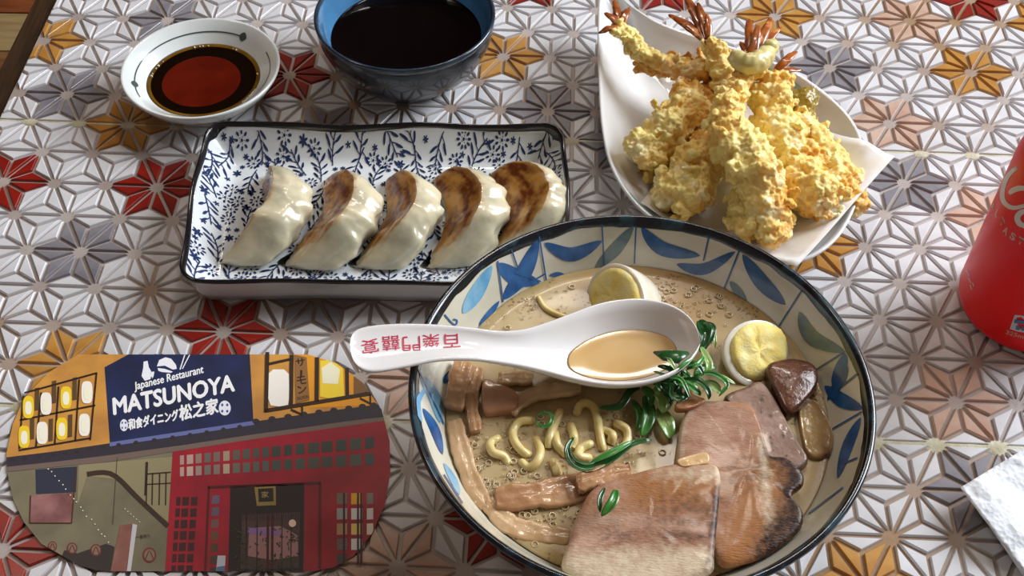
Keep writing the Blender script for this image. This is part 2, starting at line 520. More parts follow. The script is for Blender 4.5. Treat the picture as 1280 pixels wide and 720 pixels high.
LEAVES = [([c1(255,430),c1(310,350),c1(375,235)],17,BLUE2),([c1(400,225),c1(470,280),c1(570,305)],20,BLUE1),([c1(420,375),c1(505,265),c1(565,130)],19,BLUE1),
 ([c1(590,143),c1(700,190),c1(825,135)],17,BLUE1),([c1(800,245),c1(880,170),c1(955,75)],15,BLUE3),([c2(5,80),c2(90,165),c2(245,195)],17,BLUE1),
 ([c1(322,480),c1(360,440),c1(405,380)],8,BLUE1),([c1(610,275),c1(650,272),c1(695,290)],6,BLUE1),
 ([c2(150,230),c2(260,250),c2(390,178)],14,BLUE1),([c2(420,190),c2(500,305),c2(595,395)],18,BLUE1),([c2(652,425),c2(705,530),c2(838,588)],18,BLUE3),
 ([c2(368,300),c2(400,340),c2(436,382)],10,BLUE3),([c2(842,595),c2(820,660),c2(788,722)],14,BLUE1),
 ([c4(720,-5),c4(690,50),c4(650,112)],12,BLUE1),([c4(640,62),c4(700,112),c4(772,140)],17,BLUE1),([c4(765,172),c4(720,270),c4(685,382)],13,BLUE1),
 ([c3(68,20),c3(118,100),c3(138,190)],14,BLUE2),([c3(78,140),c3(120,215),c3(146,300)],11,BLUE1),([c3(95,60),c3(60,120),c3(75,190)],7,BLUE2),([c3(150,52),c3(165,30),c3(192,5)],9,BLUE1),
 ([c3(150,330),c3(185,390),c3(205,440)],8,BLUE2)]
for P, wd, m in LEAVES:
    V2, F2 = stroke2d(P, wd*1.05, 14, leafw)
    V3 = drape(V2, bowl_bvh)
    if V3: mesh('painted_leaf', V3, F2, m, bowl)
LINES = [[c1(825,65),c1(835,235)],[c1(965,72),c1(958,228)],[c1(568,115),c1(597,295)],[c1(398,215),c1(420,385)],[c1(455,170),c1(482,250)],[c1(180,435),c1(205,465),c1(225,478),c1(232,460),c1(215,455)],
 [c2(282,115),c2(260,215)],[c2(408,170),c2(345,328)],[c2(662,338),c2(568,485)],[c2(838,588),c2(722,662)],[c2(888,680),c2(838,722)],
 [c4(755,20),c4(690,70)],[c4(770,152),c4(668,212)],[c4(755,312),c4(705,332)],[c4(705,415),c4(585,505)],[c3(62,5),c3(150,195)],[c3(215,470),c3(150,370)],
 [c1(470,265),c1(575,300)],[c1(425,365),c1(590,270)]]
for P in LINES:
    V2, F2 = stroke2d(P, 1.9, 10, lambda u: 1.0)
    V3 = drape(V2, bowl_bvh, 0.0004)
    if V3: mesh('painted_stem', V3, F2, BLUE1, bowl)

# broth
SZ = 0.0505
BROTH = mat('broth_cream', lin(170,146,100), 0.28, lin(190,168,126), 26, (0.40, 0.62), coat=0.15, spec=0.4, bump=0.03, bscale=500,
            voro=(lin(132,98,58), 520, 0.42), spots=(lin(164,128,80), 14, 0.54, 0.76))
soup = thing('ramen_broth', 'cloudy tan pork broth filling the large ramen bowl', 'soup', (BC[0], BC[1], 0.02))
prof = [(0.0560,0.0265),(0.0690,0.0370),(0.0812,SZ),(0.0806,SZ+0.0004)] + [(0.0806*(1-k/14), SZ) for k in range(1, 14)] + [(0.0003, SZ)]
V, F = lathe(prof, BC, 96, cap0=True, cap1=True)
V = [Vector(v) + Vector((0, 0, 0.00022*fbm((v[0], v[1], 0), 60))) if v[2] > SZ-1e-6 else Vector(v) for v in V]
mesh('broth_surface', V, F, BROTH, soup)
BUB = mat('bubble_film', lin(206,184,146), 0.08, coat=0.8)
mb = MB()
for (cx, cy, sx, sy, n) in ((590,575,26,45,150),(640,640,50,24,200),(690,530,46,22,110),(830,360,40,18,90),(890,380,46,18,110),(650,385,60,18,90),(760,560,30,20,60),(640,590,40,20,120)):
    for _ in range(n):
        p = at(random.gauss(cx, sx), random.gauss(cy, sy), SZ+0.0003)
        if (p.x-BC[0])**2+(p.y-BC[1])**2 > 0.078**2: continue
        R = random.choice((0.0003,0.0003,0.0004,0.0006,0.0008,0.0013)); r = R*0.22
        LS = []
        for i in range(10):
            a = 2*math.pi*i/10
            LS.append([(p.x+(R+r*math.cos(b))*math.cos(a), p.y+(R+r*math.cos(b))*math.sin(a), p.z+0.0002+r*math.sin(b)) for b in (0, 1.57, 3.14, 4.71)])
        V, F = loops(LS+[LS[0]]); mb.add(V, F)
mesh('foam_bubbles', mb.V, mb.F, BUB, soup, kind='stuff')

# noodles
NOOD = mat('noodle', lin(232,214,152), 0.3, lin(218,194,124), 120, sss=0.2, coat=0.3)
NO = [[(610,160),(622,132),(645,122),(668,135),(682,170),(690,220),(702,290)],
 [(458,182),(415,186),(392,215),(395,250),(420,285),(448,304)],
 [(556,150),(535,195),(518,240),(514,282)],
 [(340,243),(312,262),(322,292),(358,306),(376,336)],
 [(470,245),(486,285),(474,325),(445,345),(420,326)],
 [(536,225),(545,268),(578,302)],
 [(748,192),(785,215),(784,262),(752,286)],
 [(530,325),(548,368)],
 [(660,262),(625,280),(618,305),(655,312)],
 [(700,215),(735,232),(726,262)],
 [(590,200),(602,240),(592,285)]]
nlab = ['arched pale yellow noodle loop nearest the spoon, in the middle of the noodles','large C shaped curl of noodle left of the noodle nest','slanting straight noodle beside the green ring','small S curled noodle at far left of the noodle nest','hooked noodle curl below the large C shaped noodle','short wavy noodle in the centre of the nest','noodle curling at the right end of the nest beside the scallion heap','short noodle stub poking up just above the long bamboo shoot strip','small half sunken noodle curl behind the green scallion ribbon','small sunken noodle hook at the right of the nest','nearly straight noodle piece beside the arched loop']
for k, P in enumerate(NO):
    n = 26
    C = catmull([c3(*q) for q in P], n); path = []
    for i, q in enumerate(C):
        u = i/(n-1); z = SZ - 0.0003 + 0.0016*math.sin(math.pi*u)**0.8 + 0.0006*math.sin(u*9+k) - (0.0016 if i in (0, n-1) else 0)
        path.append(at(q[0], q[1], z))
    V, F = tube(path, [0.00190*(0.85 if i in (0,n-1) else 1) for i in range(n)], 10)
    tag(mesh('noodle', V, F, NOOD), nlab[k], 'noodle', 'noodles in the broth')
path = [at(*c1(*q), SZ+0.0006) for q in [(565,365),(590,405),(630,430),(690,452)]]
V, F = tube(catmull(path, 16), 0.0013, 8)
tag(mesh('noodle', V, F, NOOD), 'thin pale noodle end at the back, left of the boiled egg', 'noodle', 'noodles in the broth')

# bamboo shoot strips
MEN1 = mat('bamboo_shoot_brown', lin(166,120,82), 0.30, lin(192,148,106), 60, sss=0.06, coat=0.35, stretch=((1,1,1),(0,0,0)), bump=0.25, bscale=350)
MEN2 = mat('bamboo_shoot_pale', lin(206,172,132), 0.30, lin(184,146,104), 60, sss=0.06, coat=0.35, bump=0.25, bscale=350)
def strip(path_px, wpx, z0, thick, m, label, end_z=None, n=44):
    C = catmull(path_px, n); LS = []
    for i, q in enumerate(C):
        t = C[min(i+1,n-1)]-C[max(i-1,0)]; t /= np.hypot(*t); nr_ = np.array([-t[1], t[0]])
        u = i/(n-1)
        wd = wpx*0.5*(0.80+0.2*math.sin(math.pi*u)) * (1+0.22*fbm((u*5, z0*900, wpx), 1, 2))
        z = z0 + (end_z*u if end_z else 0) + 0.0006*math.sin(u*6)
        a = at(*(q+nr_*wd), z); b = at(*(q-nr_*wd), z); up = Vector((0,0,1))
        d = a-b
        ring = []
        for f, hgt in ((0.0,0.45),(0.03,0.90),(0.10,1.0),(0.25,0.96),(0.38,0.84),(0.50,0.96),(0.62,1.02),(0.76,0.88),(0.90,0.98),(0.97,0.85),(1.0,0.4),(0.95,0.0),(0.5,-0.1),(0.05,0.0)):
            ring.append(b + d*f + up*thick*hgt)
        if i in (0, n-1):
            cc = sum(ring, Vector())/len(ring); ring = [cc+(p-cc)*0.82 for p in ring]
        LS.append(ring)
    V, F = loops(LS, True, True)
    V = displace(V, F, lambda p, nn: 0.0005*fbm(p, 260, 3))
    return tag(mesh('bamboo_shoot', V, F, m), label, 'bamboo shoot', 'bamboo shoot strips in the broth')
strip([c3(188,185),c3(215,300),c3(262,430),c3(300,485)], 25, SZ-0.0004, 0.0020, MEN2, 'long pale bamboo shoot strip standing along the left wall of the ramen bowl')
strip([c3(300,470),c3(370,540),c3(450,570),c3(585,590)], 27, SZ-0.0006, 0.0018, MEN2, 'long pale bamboo shoot strip half sunken at the front left wall of the bowl')
strip([c3(330,462),c3(480,445),c3(620,420),c3(720,385)], 36, SZ-0.0002, 0.0028, MEN1, 'widest brown bamboo shoot strip lying in front of the noodles')
strip([c3(610,412),c3(700,385),c3(800,370)], 26, SZ+0.0034, 0.0034, MEN1, 'brown bamboo shoot strip whose frayed end lies on the front pork slice')
strip([c3(222,-10),c3(205,60),c3(185,150)], 28, SZ+0.0010, 0.0042, MEN1, 'shiny dark brown bamboo shoot strip at far left below the spoon handle')
strip([c3(270,10),c3(248,110),c3(262,232)], 19, SZ+0.0002, 0.0036, MEN1, 'narrow bamboo shoot strip second from the left bowl wall')
strip([c3(625,80),c3(540,85),c3(450,105),c3(385,160)], 18, SZ+0.0004, 0.0034, MEN2, 'curved bamboo shoot strip just behind the noodles')
strip([c3(340,48),c3(400,44),c3(460,46)], 17, SZ+0.0004, 0.0030, MEN2, 'short bamboo shoot strip right below the spoon neck')

# slabs with a free outline (pork, chunk of bamboo, napkin)
def slab(poly, z0, thick, n=56, wob=0.0005, tilt=(0, 0), dome=0.0, seed=0, zfun=None):
    """poly in px on plane z0; rings run from the rim to the centroid"""
    C = catmull(poly, n, closed=True)
    P = [at(q[0], q[1], z0+thick*0.8) for q in C]
    c = sum(P, Vector())/n
    out = []
    LS = []; ed = []
    for f, hz in ((0.93,-0.15),(0.985,0.10),(1.0,0.45),(0.985,0.80),(0.95,0.97),(0.88,1.0),(0.78,1.0),(0.64,1.0),(0.48,1.0),(0.32,1.0),(0.16,1.0),(0.01,1.0)):
        l = []
        for i, p in enumerate(P):
            q = c + (p-c)*f
            z = z0 + thick*hz + (q.x-c.x)*tilt[0] + (q.y-c.y)*tilt[1]
            if hz > 0.7: z += wob*fbm((q.x+seed, q.y, seed), 130, 3) + dome*(1-f*f)
            l.append(Vector((q.x, q.y, z)))
            ed.append((f, i))
        LS.append(l)
    V, F = loops(LS, True, True)
    return V, F, ed, C
strip_chunk = slab([c3(288,42),c3(340,55),c3(405,88),c3(402,140),c3(340,152),c3(288,148)], SZ-0.0008, 0.0052, 30, seed=3)
tag(mesh('bamboo_shoot', strip_chunk[0], strip_chunk[1], mat('bamboo_shoot_pink', lin(190,140,106), 0.25, lin(170,118,86), 70, coat=0.5, bump=0.2)), 'square pinkish bamboo shoot chunk left of the noodles', 'bamboo shoot', 'bamboo shoot strips in the broth')

PORK = mat('roast_pork', lin(190,152,130), 0.38, lin(158,114,90), 60, (0.36, 0.64), 6, bump=0.40, bscale=500, coat=0.10, spec=0.35, sss=0.05,
           attr=['fat', 'pale', 'char'], attrcol=[lin(160,106,60), lin(216,198,170), lin(46,22,10)], attr_noise=0.36, stretch=((1,2.6,1),(0,0,0.5)))
PORKR = mat('rear_roast_pork', lin(168,138,122), 0.36, lin(132,100,84), 110, (0.38,0.62), 6, bump=0.4, bscale=500, coat=0.25, attr=['char'], attrcol=[lin(70,44,30)], spots=(lin(90,62,48), 260, 0.60, 0.68))
PORKD = mat('dark_roast_pork', lin(118,76,58), 0.22, lin(84,50,36), 90, bump=0.5, bscale=380, coat=0.35, attr=['char'], attrcol=[lin(46,24,14)])
def pork(name_label, poly, z0, thick, charf, fatf, m=PORK, tilt=(0,0), seed=0, n=64, dome=0.0, palef=lambda x, y, f: 0):
    V, F, ed, C = slab(poly, z0, thick, n, 0.0003, tilt, dome, seed)
    ch = []; ft = []; pl = []
    cc = sum(C)/len(C)
    for (f, i) in ed:
        q = cc+(C[i]-cc)*f
        ch.append(max(0, min(1, charf(q[0], q[1], f)))); ft.append(max(0, min(1, fatf(q[0], q[1], f)))); pl.append(max(0, min(1, palef(q[0], q[1], f))))
    o = mesh('pork_slice', V, F, m, attrs={'char': ch, 'fat': ft, 'pale': pl})
    tag(o, name_label, 'pork slice', 'roast pork slices in the ramen'); return o
sm = lambda x, a, b: max(0.0, min(1.0, (x-a)/(b-a)))
# dark chunk at the back, fat strip, back slice, middle slice, front slice
pork('dark glossy chunk of roast pork beside the front boiled egg', [(957,462),(972,452),(995,450),(1018,458),(1022,480),(1004,505),(985,518),(972,500)], SZ-0.001, 0.0075, lambda x,y,f: sm(f,.8,1.0)*.6, lambda x,y,f: 0, PORKD, seed=4, n=40, dome=0.002)
FATM = mat('pork_fat', lin(170,140,88), 0.18, lin(146,112,66), 60, coat=0.8, sss=0.15, bump=0.2, bscale=300, attr=['char'], attrcol=[lin(84,44,20)])
pork('translucent fatty pork edge sunk in broth by the right bowl wall', [(998,508),(1015,498),(1034,520),(1042,548),(1036,570),(1014,572),(1003,552)], SZ-0.0018, 0.0040, lambda x,y,f: sm(y,556,570)*sm(x,1020,1036), lambda x,y,f: 0, FATM, seed=5, n=36)
pork('greyish rear roast pork slice peeking out behind the middle slice', [(905,497),(930,484),(950,477),(968,498),(985,530),(1002,560),(1010,578),(985,592),(955,575),(930,520)], SZ+0.0000, 0.0048,
     lambda x,y,f: (0.7 if f > .93 else 0), lambda x,y,f: 0, PORKR, tilt=(0.0,0.0), seed=6)
pork('middle roast pork slice with scorched black edge on its right', [(849,540),(856,515),(868,502),(900,500),(935,505),(946,520),(955,548),(963,570),(985,574),(1003,592),(1004,606),(990,620),(1004,642),(998,664),(965,690),(930,703),(898,702),(878,640),(848,590)], SZ+0.0038, 0.0046,
     lambda x,y,f: 1.35*sm(f,.55,.90)*sm(x+0.12*y,1012,1050) + 0.42*sm(x+0.30*y,1150,1190) + 0.30*math.exp(-((y-610+0.4*(x-900))/22)**2)*sm(x,860,900),
     lambda x,y,f: 0.85*sm(x+0.30*y,1095,1140) + 0.45*sm(y,570,600) + 0.9*sm(f,.86,.97)*sm(-y,-560,-505)*sm(x,905,935), tilt=(0.02,0.0), seed=7, n=90,
     palef=lambda x,y,f: 0.9*math.exp(-((x-952-0.10*(y-560))/5.5)**2)*sm(y,535,560)*(1-sm(y,650,690)) + 0.8*sm(f,.90,.98)*(1-sm(x,870,905)))
pork('front roast pork slice overlapping the middle one, browned at its upper edge', [(702,704),(712,672),(722,640),(742,608),(785,592),(820,584),(852,578),(880,580),(897,584),(901,604),(898,640),(893,690),(889,716),(850,728),(800,738),(750,732),(715,720)], SZ+0.0062, 0.0050,
     lambda x,y,f: 0.85*sm(x,876,896)*sm(f,.80,.97)*sm(y,598,625) + 0.30*math.exp(-((y-634)/15)**2)*sm(x,780,850) + 0.62*math.exp(-((y-672-0.02*(x-800))/4.5)**2)*sm(x,735,770) + 0.35*math.exp(-((y-655-0.02*(x-800))/4)**2)*sm(x,790,830),
     lambda x,y,f: 0.95*math.exp(-((y-606)/26)**2)*sm(x,755,800) + 0.4*math.exp(-((y-632)/14)**2), tilt=(0.04,-0.02), seed=8, n=90,
     palef=lambda x,y,f: 0.85*sm(y,682,700) + 0.6*math.exp(-((y-594)/10)**2)*sm(x,800,850) + 0.9*sm(f,.95,1)*sm(x,885,897))
tag(mesh('pork_slice', *slab([(843,510),(852,492),(862,486),(868,494),(882,500),(872,508),(856,512)], SZ+0.0066, 0.0030, 26, seed=9)[:2], mat('pork_scrap', lin(196,138,92), 0.3, lin(170,104,66), 120, coat=0.4)),
    'small orange brown scrap of pork beneath the green scallions', 'pork slice', 'roast pork slices in the ramen')
tag(mesh('pork_slice', *slab([(846,575),(870,568),(884,566),(886,578),(870,582),(852,584)], SZ+0.0088, 0.0030, 26, seed=10)[:2], mat('pork_fat_bit', lin(212,172,120), 0.3, coat=0.4)),
    'small pale bit of pork fat lying at the top edge of the front pork slice', 'pork slice', 'roast pork slices in the ramen')

# boiled egg halves
EGGW = mat('egg_white', lin(236,230,216), 0.22, lin(226,214,190), 60, sss=0.35, sssr=(0.004,0.003,0.002), coat=0.4)
YOLK = mat('egg_yolk', lin(250,224,122), 0.6, lin(248,236,170), 140, (0.40,0.6), 4, bump=0.25, bscale=800, sss=0.2)
def egg(label, ctr, nrm, along, A_, B_, D_, yoff, seed):
    nz_ = Vector(nrm).normalized(); a = Vector(along); a = (a - nz_*a.dot(nz_)).normalized(); b = nz_.cross(a)
    ctr = Vector(ctr)
    t = thing('boiled_egg_half', label, 'egg', (ctr.x, ctr.y, SZ-0.006), 'boiled egg halves in the ramen')
    n = 40; LS = []
    def ell(k): return [ctr + a*(A_*k*math.cos(2*math.pi*j/n)*(1+0.10*math.cos(2*math.pi*j/n))) + b*(B_*k*math.sin(2*math.pi*j/n)) for j in range(n)]
    for i in range(10):       # dome behind the cut
        ph = math.pi/2*(1-i/9.0); l = []
        k = max(0.01, math.cos(ph))
        LS.append([p - nz_*(D_*math.sin(ph)) for p in ell(k)])
    LS.append([p + nz_*0.0003 for p in ell(0.985)]); LS.append([p + nz_*0.0002 for p in ell(0.78)]); LS.append([p - nz_*0.0015 for p in ell(0.6)])
    V, F = loops(LS, True, True); mesh('egg_white', V, F, EGGW, t)
    LS = []
    for k, h in ((0.88,-0.0010),(0.88,0.0002),(0.84,0.0014),(0.72,0.0022),(0.50,0.0024),(0.34,0.0022),(0.18,0.0022),(0.01,0.0022)):
        l = ell(k); c0 = ctr + a*yoff
        LS.append([c0 + (p-ctr) + nz_*(h*1.0 + 0.0012*fbm(p*1.0, 300, 3)) for p in l])
    V, F = loops(LS, False, True); mesh('egg_yolk', V, F, YOLK, t)
egg('boiled egg half tucked behind the white spoon, yolk facing left', at(768,371,0.0565), (-0.62,-0.40,0.68), (0.40,-0.80,0.0), 0.0175, 0.0145, 0.0360, 0.000, 1)
egg('boiled egg half at right, beside the dark pork chunk and green scallions', at(943,443,0.0555), (0.30,-0.42,0.85), (0.75,0.65,0.0), 0.0165, 0.0145, 0.011, 0.0018, 2)

# scallion shreds
SC1 = mat('scallion_dark', lin(34,92,36), 0.28, lin(22,66,28), 150, coat=0.4)
SC2 = mat('scallion_green', lin(72,140,58), 0.28, lin(44,108,44), 150, coat=0.4)
SC3 = mat('scallion_pale', lin(168,196,120), 0.26, lin(120,170,90), 150, coat=0.4, sss=0.1)
SCAL = [
 ([(873,401),(881,420),(876,440)],13,SC1,.060,'broad dark green scallion leaf touching the tip of the spoon'),
 ([(876,403),(891,409),(890,421),(885,432)],5,SC1,.063,'dark scallion arc curling between spoon tip and egg'),
 ([(876,434),(886,456),(882,468)],7,SC3,.0625,'pale scallion strip standing right of the spoon tip'),
 ([(893,409),(894,434)],3,SC3,.058,'thin pale scallion thread beside the rear edge of the front egg'),
 ([(843,466),(856,455),(868,446)],4,SC2,.069,'straight light scallion shred crossing the spoon rim'),
 ([(834,447),(838,453),(844,462)],4,SC3,.0695,'tiny pale scallion shred lying inside the spoon edge'),
 ([(817,464),(835,471),(850,474),(858,487),(862,497)],4,SC2,.065,'long thin scallion shred running below the spoon edge'),
 ([(846,468),(853,459),(864,456),(874,460),(879,468)],6,SC1,.066,'dark scallion hoop in the middle of the green heap'),
 ([(849,475),(872,477),(885,489),(886,499)],6,SC1,.0635,'dark curved scallion reaching towards the rear pork slice'),
 ([(839,481),(839,494),(848,500),(857,496),(858,487)],6,SC1,.062,'dark scallion loop just above the pork scrap'),
 ([(868,470),(884,467),(896,470),(909,481),(899,495)],5,SC2,.064,'green scallion ring bending towards the front egg'),
 ([(888,467),(902,471),(919,480)],3,SC3,.0635,'pale scallion thread pointing right under the front egg'),
 ([(802,485),(812,494),(814,508)],8,SC2,.057,'green scallion piece at the left of the green heap'),
 ([(816,487),(829,497),(829,516)],18,SC3,.057,'widest pale green scallion leaf in the heap'),
 ([(812,478),(828,484),(836,496),(838,506)],5,SC1,.060,'dark scallion strip lying along the widest pale leaf'),
 ([(749,510),(774,509),(788,490),(801,485)],7,SC1,.055,'zigzag dark scallion shred right of the noodles, under the spoon'),
 ([(806,494),(811,520),(803,546)],12,SC2,.054,'broad green scallion leaf sunk in broth left of the middle pork slice'),
 ([(820,512),(832,530),(838,548)],14,SC3,.0535,'pale scallion leaf sunk in broth beside the middle pork slice'),
 ([(717,547),(709,562),(717,580),(737,586),(764,574),(789,556),(814,550)],9,SC1,.056,'large hook shaped green scallion ribbon in front of the noodles'),
 ([(738,579),(766,566),(790,552)],6,SC2,.0575,'lighter scallion strip lying on the large hook shaped ribbon'),
 ([(670,525),(676,534),(687,531),(690,521),(681,516),(671,520)],4,SC2,.0555,'small green scallion ring among the noodles at left'),
 ([(770,612),(766,628),(752,645)],9,SC2,.0665,'scallion leaf stuck on the front pork slice below the bamboo shoot'),
 ([(756,610),(750,624),(750,640)],5,SC1,.066,'dark thin scallion piece at the upper edge of the front pork slice'),
 ([(822,458),(838,463),(846,474)],5,SC1,.0645,'short dark scallion piece below the rim of the spoon'),
 ([(858,462),(872,456),(880,446)],5,SC2,.067,'bright scallion shred leaning on the spoon tip'),
 ([(880,478),(892,484),(902,492)],8,SC3,.062,'pale scallion piece lying before the front egg'),
 ([(790,500),(800,520),(796,540)],7,SC2,.0535,'sunken green scallion shred at the right end of the noodles'),
 ([(845,478),(862,484),(876,494)],7,SC2,.0632,'mid green scallion shred above the pork scrap'),
 ([(826,470),(822,482),(828,490)],5,SC2,.061,'small upright scallion shred left of the dark hoop'),
]
rs = random.Random(12)
for i in range(18):
    x = rs.gauss(862, 17); y = 474 - (x-862)*0.75 + rs.gauss(0, 11); a = rs.uniform(0, 6.3); l = rs.uniform(8, 15)
    SCAL.append(([(x-l*math.cos(a), y-l*math.sin(a)*.7), (x+rs.uniform(-5,5), y+rs.uniform(-5,5)), (x+l*math.cos(a), y+l*math.sin(a)*.7)], rs.uniform(3.5, 7), rs.choice((SC1,SC1,SC2,SC2,SC3)), rs.uniform(.0555,.0615), 'short green scallion shred in the thick of the heap by the spoon tip'))
for P, wd, m, z, lb in SCAL:
    n = 18; C = catmull(P, n); LS = []
    for i, q in enumerate(C):
        t = C[min(i+1,n-1)]-C[max(i-1,0)]; t /= (np.hypot(*t) or 1); nn = np.array([-t[1], t[0]]); u = i/(n-1)
        wv = wd*0.70*max(0.18, math.sin(math.pi*min(1,max(0,u*0.96+0.02)))**0.6)
        zz = z + 0.0016*math.sin(math.pi*u) - 0.0008
        a = at(*(q+nn*wv), zz); b = at(*(q-nn*wv), zz); mid_ = (a+b)/2
        cup = 0.28*(a-b).length
        up = Vector((0,0,1))
        LS.append([b+up*cup, b.lerp(a,0.25)+up*cup*0.30, mid_, b.lerp(a,0.75)+up*cup*0.30, a+up*cup,
                   b.lerp(a,0.75)+up*(cup*0.30-0.0004), mid_-up*0.0005, b.lerp(a,0.25)+up*(cup*0.30-0.0004)])
    V, F = loops(LS, True, True)
    tag(mesh('scallion_shred', V, F, m), lb, 'scallion', 'scallion shreds on the ramen')
n = 3
tag(mesh('scallion_shred', *tube([at(817,440,0.0672), at(832,444,0.0690), at(846,446,0.0702), at(861,441,0.0705)], [0.0006,0.0032,0.0036,0.0008], 10, 0.25), SC1),
    'dark triangular scallion leaf lying inside the spoon bowl', 'scallion', 'scallion shreds on the ramen')

# ------------------------------------------------------------------ soup spoon
PORC = mat('white_porcelain', lin(238,236,236), 0.10, coat=0.6, sss=0.05)
UPE = [(437,428),(442,413),(462,406),(500,403),(545,404),(590,408),(625,412),(655,410),(685,401),(715,390),(745,379),(775,373),(805,372),(835,378),(858,391),(872,410),(875,428)]
LOE = [(438,440),(444,456),(462,465),(500,460),(545,451),(590,450),(625,454),(655,459),(685,466),(715,474),(745,480),(775,482),(805,479),(835,470),(858,456),(871,440),(875,430)]
HZ =  [.0775,.0774,.0772,.0768,.0764,.0756,.0742,.0726,.0712,.0702,.0695,.0692,.0692,.0693,.0696,.0698,.0700]
DP =  [.0004,.0010,.0014,.0016,.0018,.0022,.0034,.0058,.0090,.0118,.0138,.0146,.0142,.0125,.0090,.0045,.0008]
n = 60
ue = catmull(UPE, n); le = catmull(LOE, n)
hz = [float(x[0]) for x in catmull([(h,) for h in HZ], n)]; dp = [float(x[0]) for x in catmull([(h,) for h in DP], n)]
TH_ = 0.0022
spoon = thing('soup_spoon', 'white porcelain soup spoon with red characters on its handle, resting across the ramen bowl', 'spoon', (0.005, 0.305, 0.053))
inner = []; outer = []
K = 17
for i in range(n):
    a = at(*ue[i], hz[i]); b = at(*le[i], hz[i]); li = []; lo = []
    wv = (a-b).length
    inset_ = min(0.0016, wv*0.2)/max(wv, 1e-6)
    for k in range(K):
        f = k/(K-1); x = 2*f-1
        fi = inset_ + f*(1-2*inset_)
        e = 2.6
        d = dp[i]*(1-abs(x)**e)
        li.append(a.lerp(b, fi) - Vector((0,0,d)))
        lo.append(a.lerp(b, f) - Vector((0,0, 0.0008 + (dp[i]+TH_)*(1-abs(x)**3.0))))
    inner.append(li); outer.append(list(reversed(lo)))
LS = [i_+[ (i_[-1]+o_[0])/2+Vector((0,0,0.0004)) ]+o_+[ (o_[-1]+i_[0])/2+Vector((0,0,0.0004)) ] for i_, o_ in zip(inner, outer)]
V, F = loops(LS, True, True)
mesh('spoon_body', V, [tuple(reversed(f)) for f in F], PORC, spoon)
SV, SF = loops(inner, cyc=False)
spoon_bvh = BVHTree.FromPolygons([Vector(tuple(v)) for v in SV], SF)
REDP = mat('red_print', lin(206,40,84), 0.3)
chars = [('百',(575,430),(553,431),17),('樂',(549,430),(528,431),17),('門',(525,433),(503,434),18),('囍',(499,432),(477,434),18),('宴',(472,436),(451,439),18)]
for ch, p0, p1, hg in chars:
    V2, F2 = fit_text(ch, p0, p1, hg, 0.0)
    # the text stands upside down: its up points down the picture
    mb = MB()
    # base line runs right to left, up = (dy,-dx) points down
    top = min(v[1] for v in V2)
    V2 = [np.array([v[0], v[1]-13]) for v in V2]
    V3 = drape(V2, spoon_bvh, 0.0002)
    if V3: mesh('red_character', V3, F2, REDP, spoon)
# broth held by the spoon
SBR = mat('spoon_broth', lin(214,178,122), 0.10, lin(204,164,104), 40, coat=0.6)
zc = 0.0590
cen = at(780, 444, zc)
LS = []
pts = [at(781+70*math.cos(t), 444+31*math.sin(t), zc) for t in np.linspace(0, 2*math.pi, 40, endpoint=False)]
sb_pts = []
for p in pts:      # grow out to the spoon's wall
    hit = spoon_bvh.ray_cast(Vector((cen.x, cen.y, zc)), (p-cen).normalized())
    q = hit[0] if hit[0] is not None else p
    sb_pts.append(cen + (q-cen)*min(1.0, 0.995))
LS = [[cen+(q-cen)*f + Vector((0,0,dz)) for q in sb_pts] for f, dz in ((0.55,-0.0015),(1.0,0.0001),(0.96,0),(0.6,0),(0.3,0),(0.02,0))]
V, F = loops(LS, True, True)
tag(mesh('spoon_broth', V, F, SBR), 'pool of tan broth held in the white soup spoon', 'soup')

# ------------------------------------------------------------------ gyoza plate
PB = lin(34,52,96)
PLW = mat('plate_white', lin(224,230,234), 0.14, lin(214,220,224), 40, coat=0.6)
PLB = mat('plate_black_rim', lin(14,14,20), 0.2, coat=0.5)
PRT = mat('floral_navy', PB, 0.18, coat=0.5)
PA, PBh = 0.100, 0.0585
PCOR = [np.array(at(219,350,.022)[:2]), np.array(at(713,353,.022)[:2]), np.array(at(707,156,.022)[:2]), np.array(at(256,154,.022)[:2])]
def pw(x, y):
    s = (x/PA+1)/2; t = (y/PBh+1)/2
    q = PCOR[0]*(1-s)*(1-t)+PCOR[1]*s*(1-t)+PCOR[2]*s*t+PCOR[3]*(1-s)*t
    return q
PF = 0.0060; PH = 0.0215
def rimz(x, y):
    return PH + 0.0022*(abs(x)/PA)**4*(abs(y)/PBh)**4 + 0.0006*math.sin(x*90)+0.0005*math.sin(y*130)
def plate_z(x, y):
    d = min(PA-abs(x), PBh-abs(y)); f = max(0, 1-d/0.017)
    return PF + (rimz(x, y)-PF)*f**1.5
def rrect(ins, n=132, r=0.012):
    a = PA-ins; b = PBh-ins; r = max(0.004, r-ins*0.6); P = []
    corners = [(a-r, b-r, 0), (-(a-r), b-r, 90), (-(a-r), -(b-r), 180), (a-r, -(b-r), 270)]
    segs = []
    for i, (cx, cy, a0) in enumerate(corners):
        for k in range(9): 
            an = math.radians(a0+k*90/8); segs.append((cx+r*math.cos(an), cy+r*math.sin(an)))
        nx = corners[(i+1)%4]; an = math.radians(a0+90)
        p = segs[-1]; an2 = math.radians(nx[2]); q = (nx[0]+r*math.cos(an2), nx[1]+r*math.sin(an2))
        for k in range(1, 24): segs.append((p[0]+(q[0]-p[0])*k/24, p[1]+(q[1]-p[1])*k/24))
    out = []
    for x, y in segs:     # gently wavy sides
        wv = 1+0.010*math.sin(y*70+1.2)*(abs(x) > a*0.9) 
        out.append((x*wv, y*(1+0.012*math.sin(x*60)*(abs(y) > b*0.9))))
    return out
gplate = thing('gyoza_plate', 'rectangular white plate with navy flower print and black rim under the dumplings', 'plate', (pw(0,0)[0], pw(0,0)[1], 0))
def ploop(ins, zf):
    return [(*pw(x, y), zf(x, y)) for x, y in rrect(ins)]
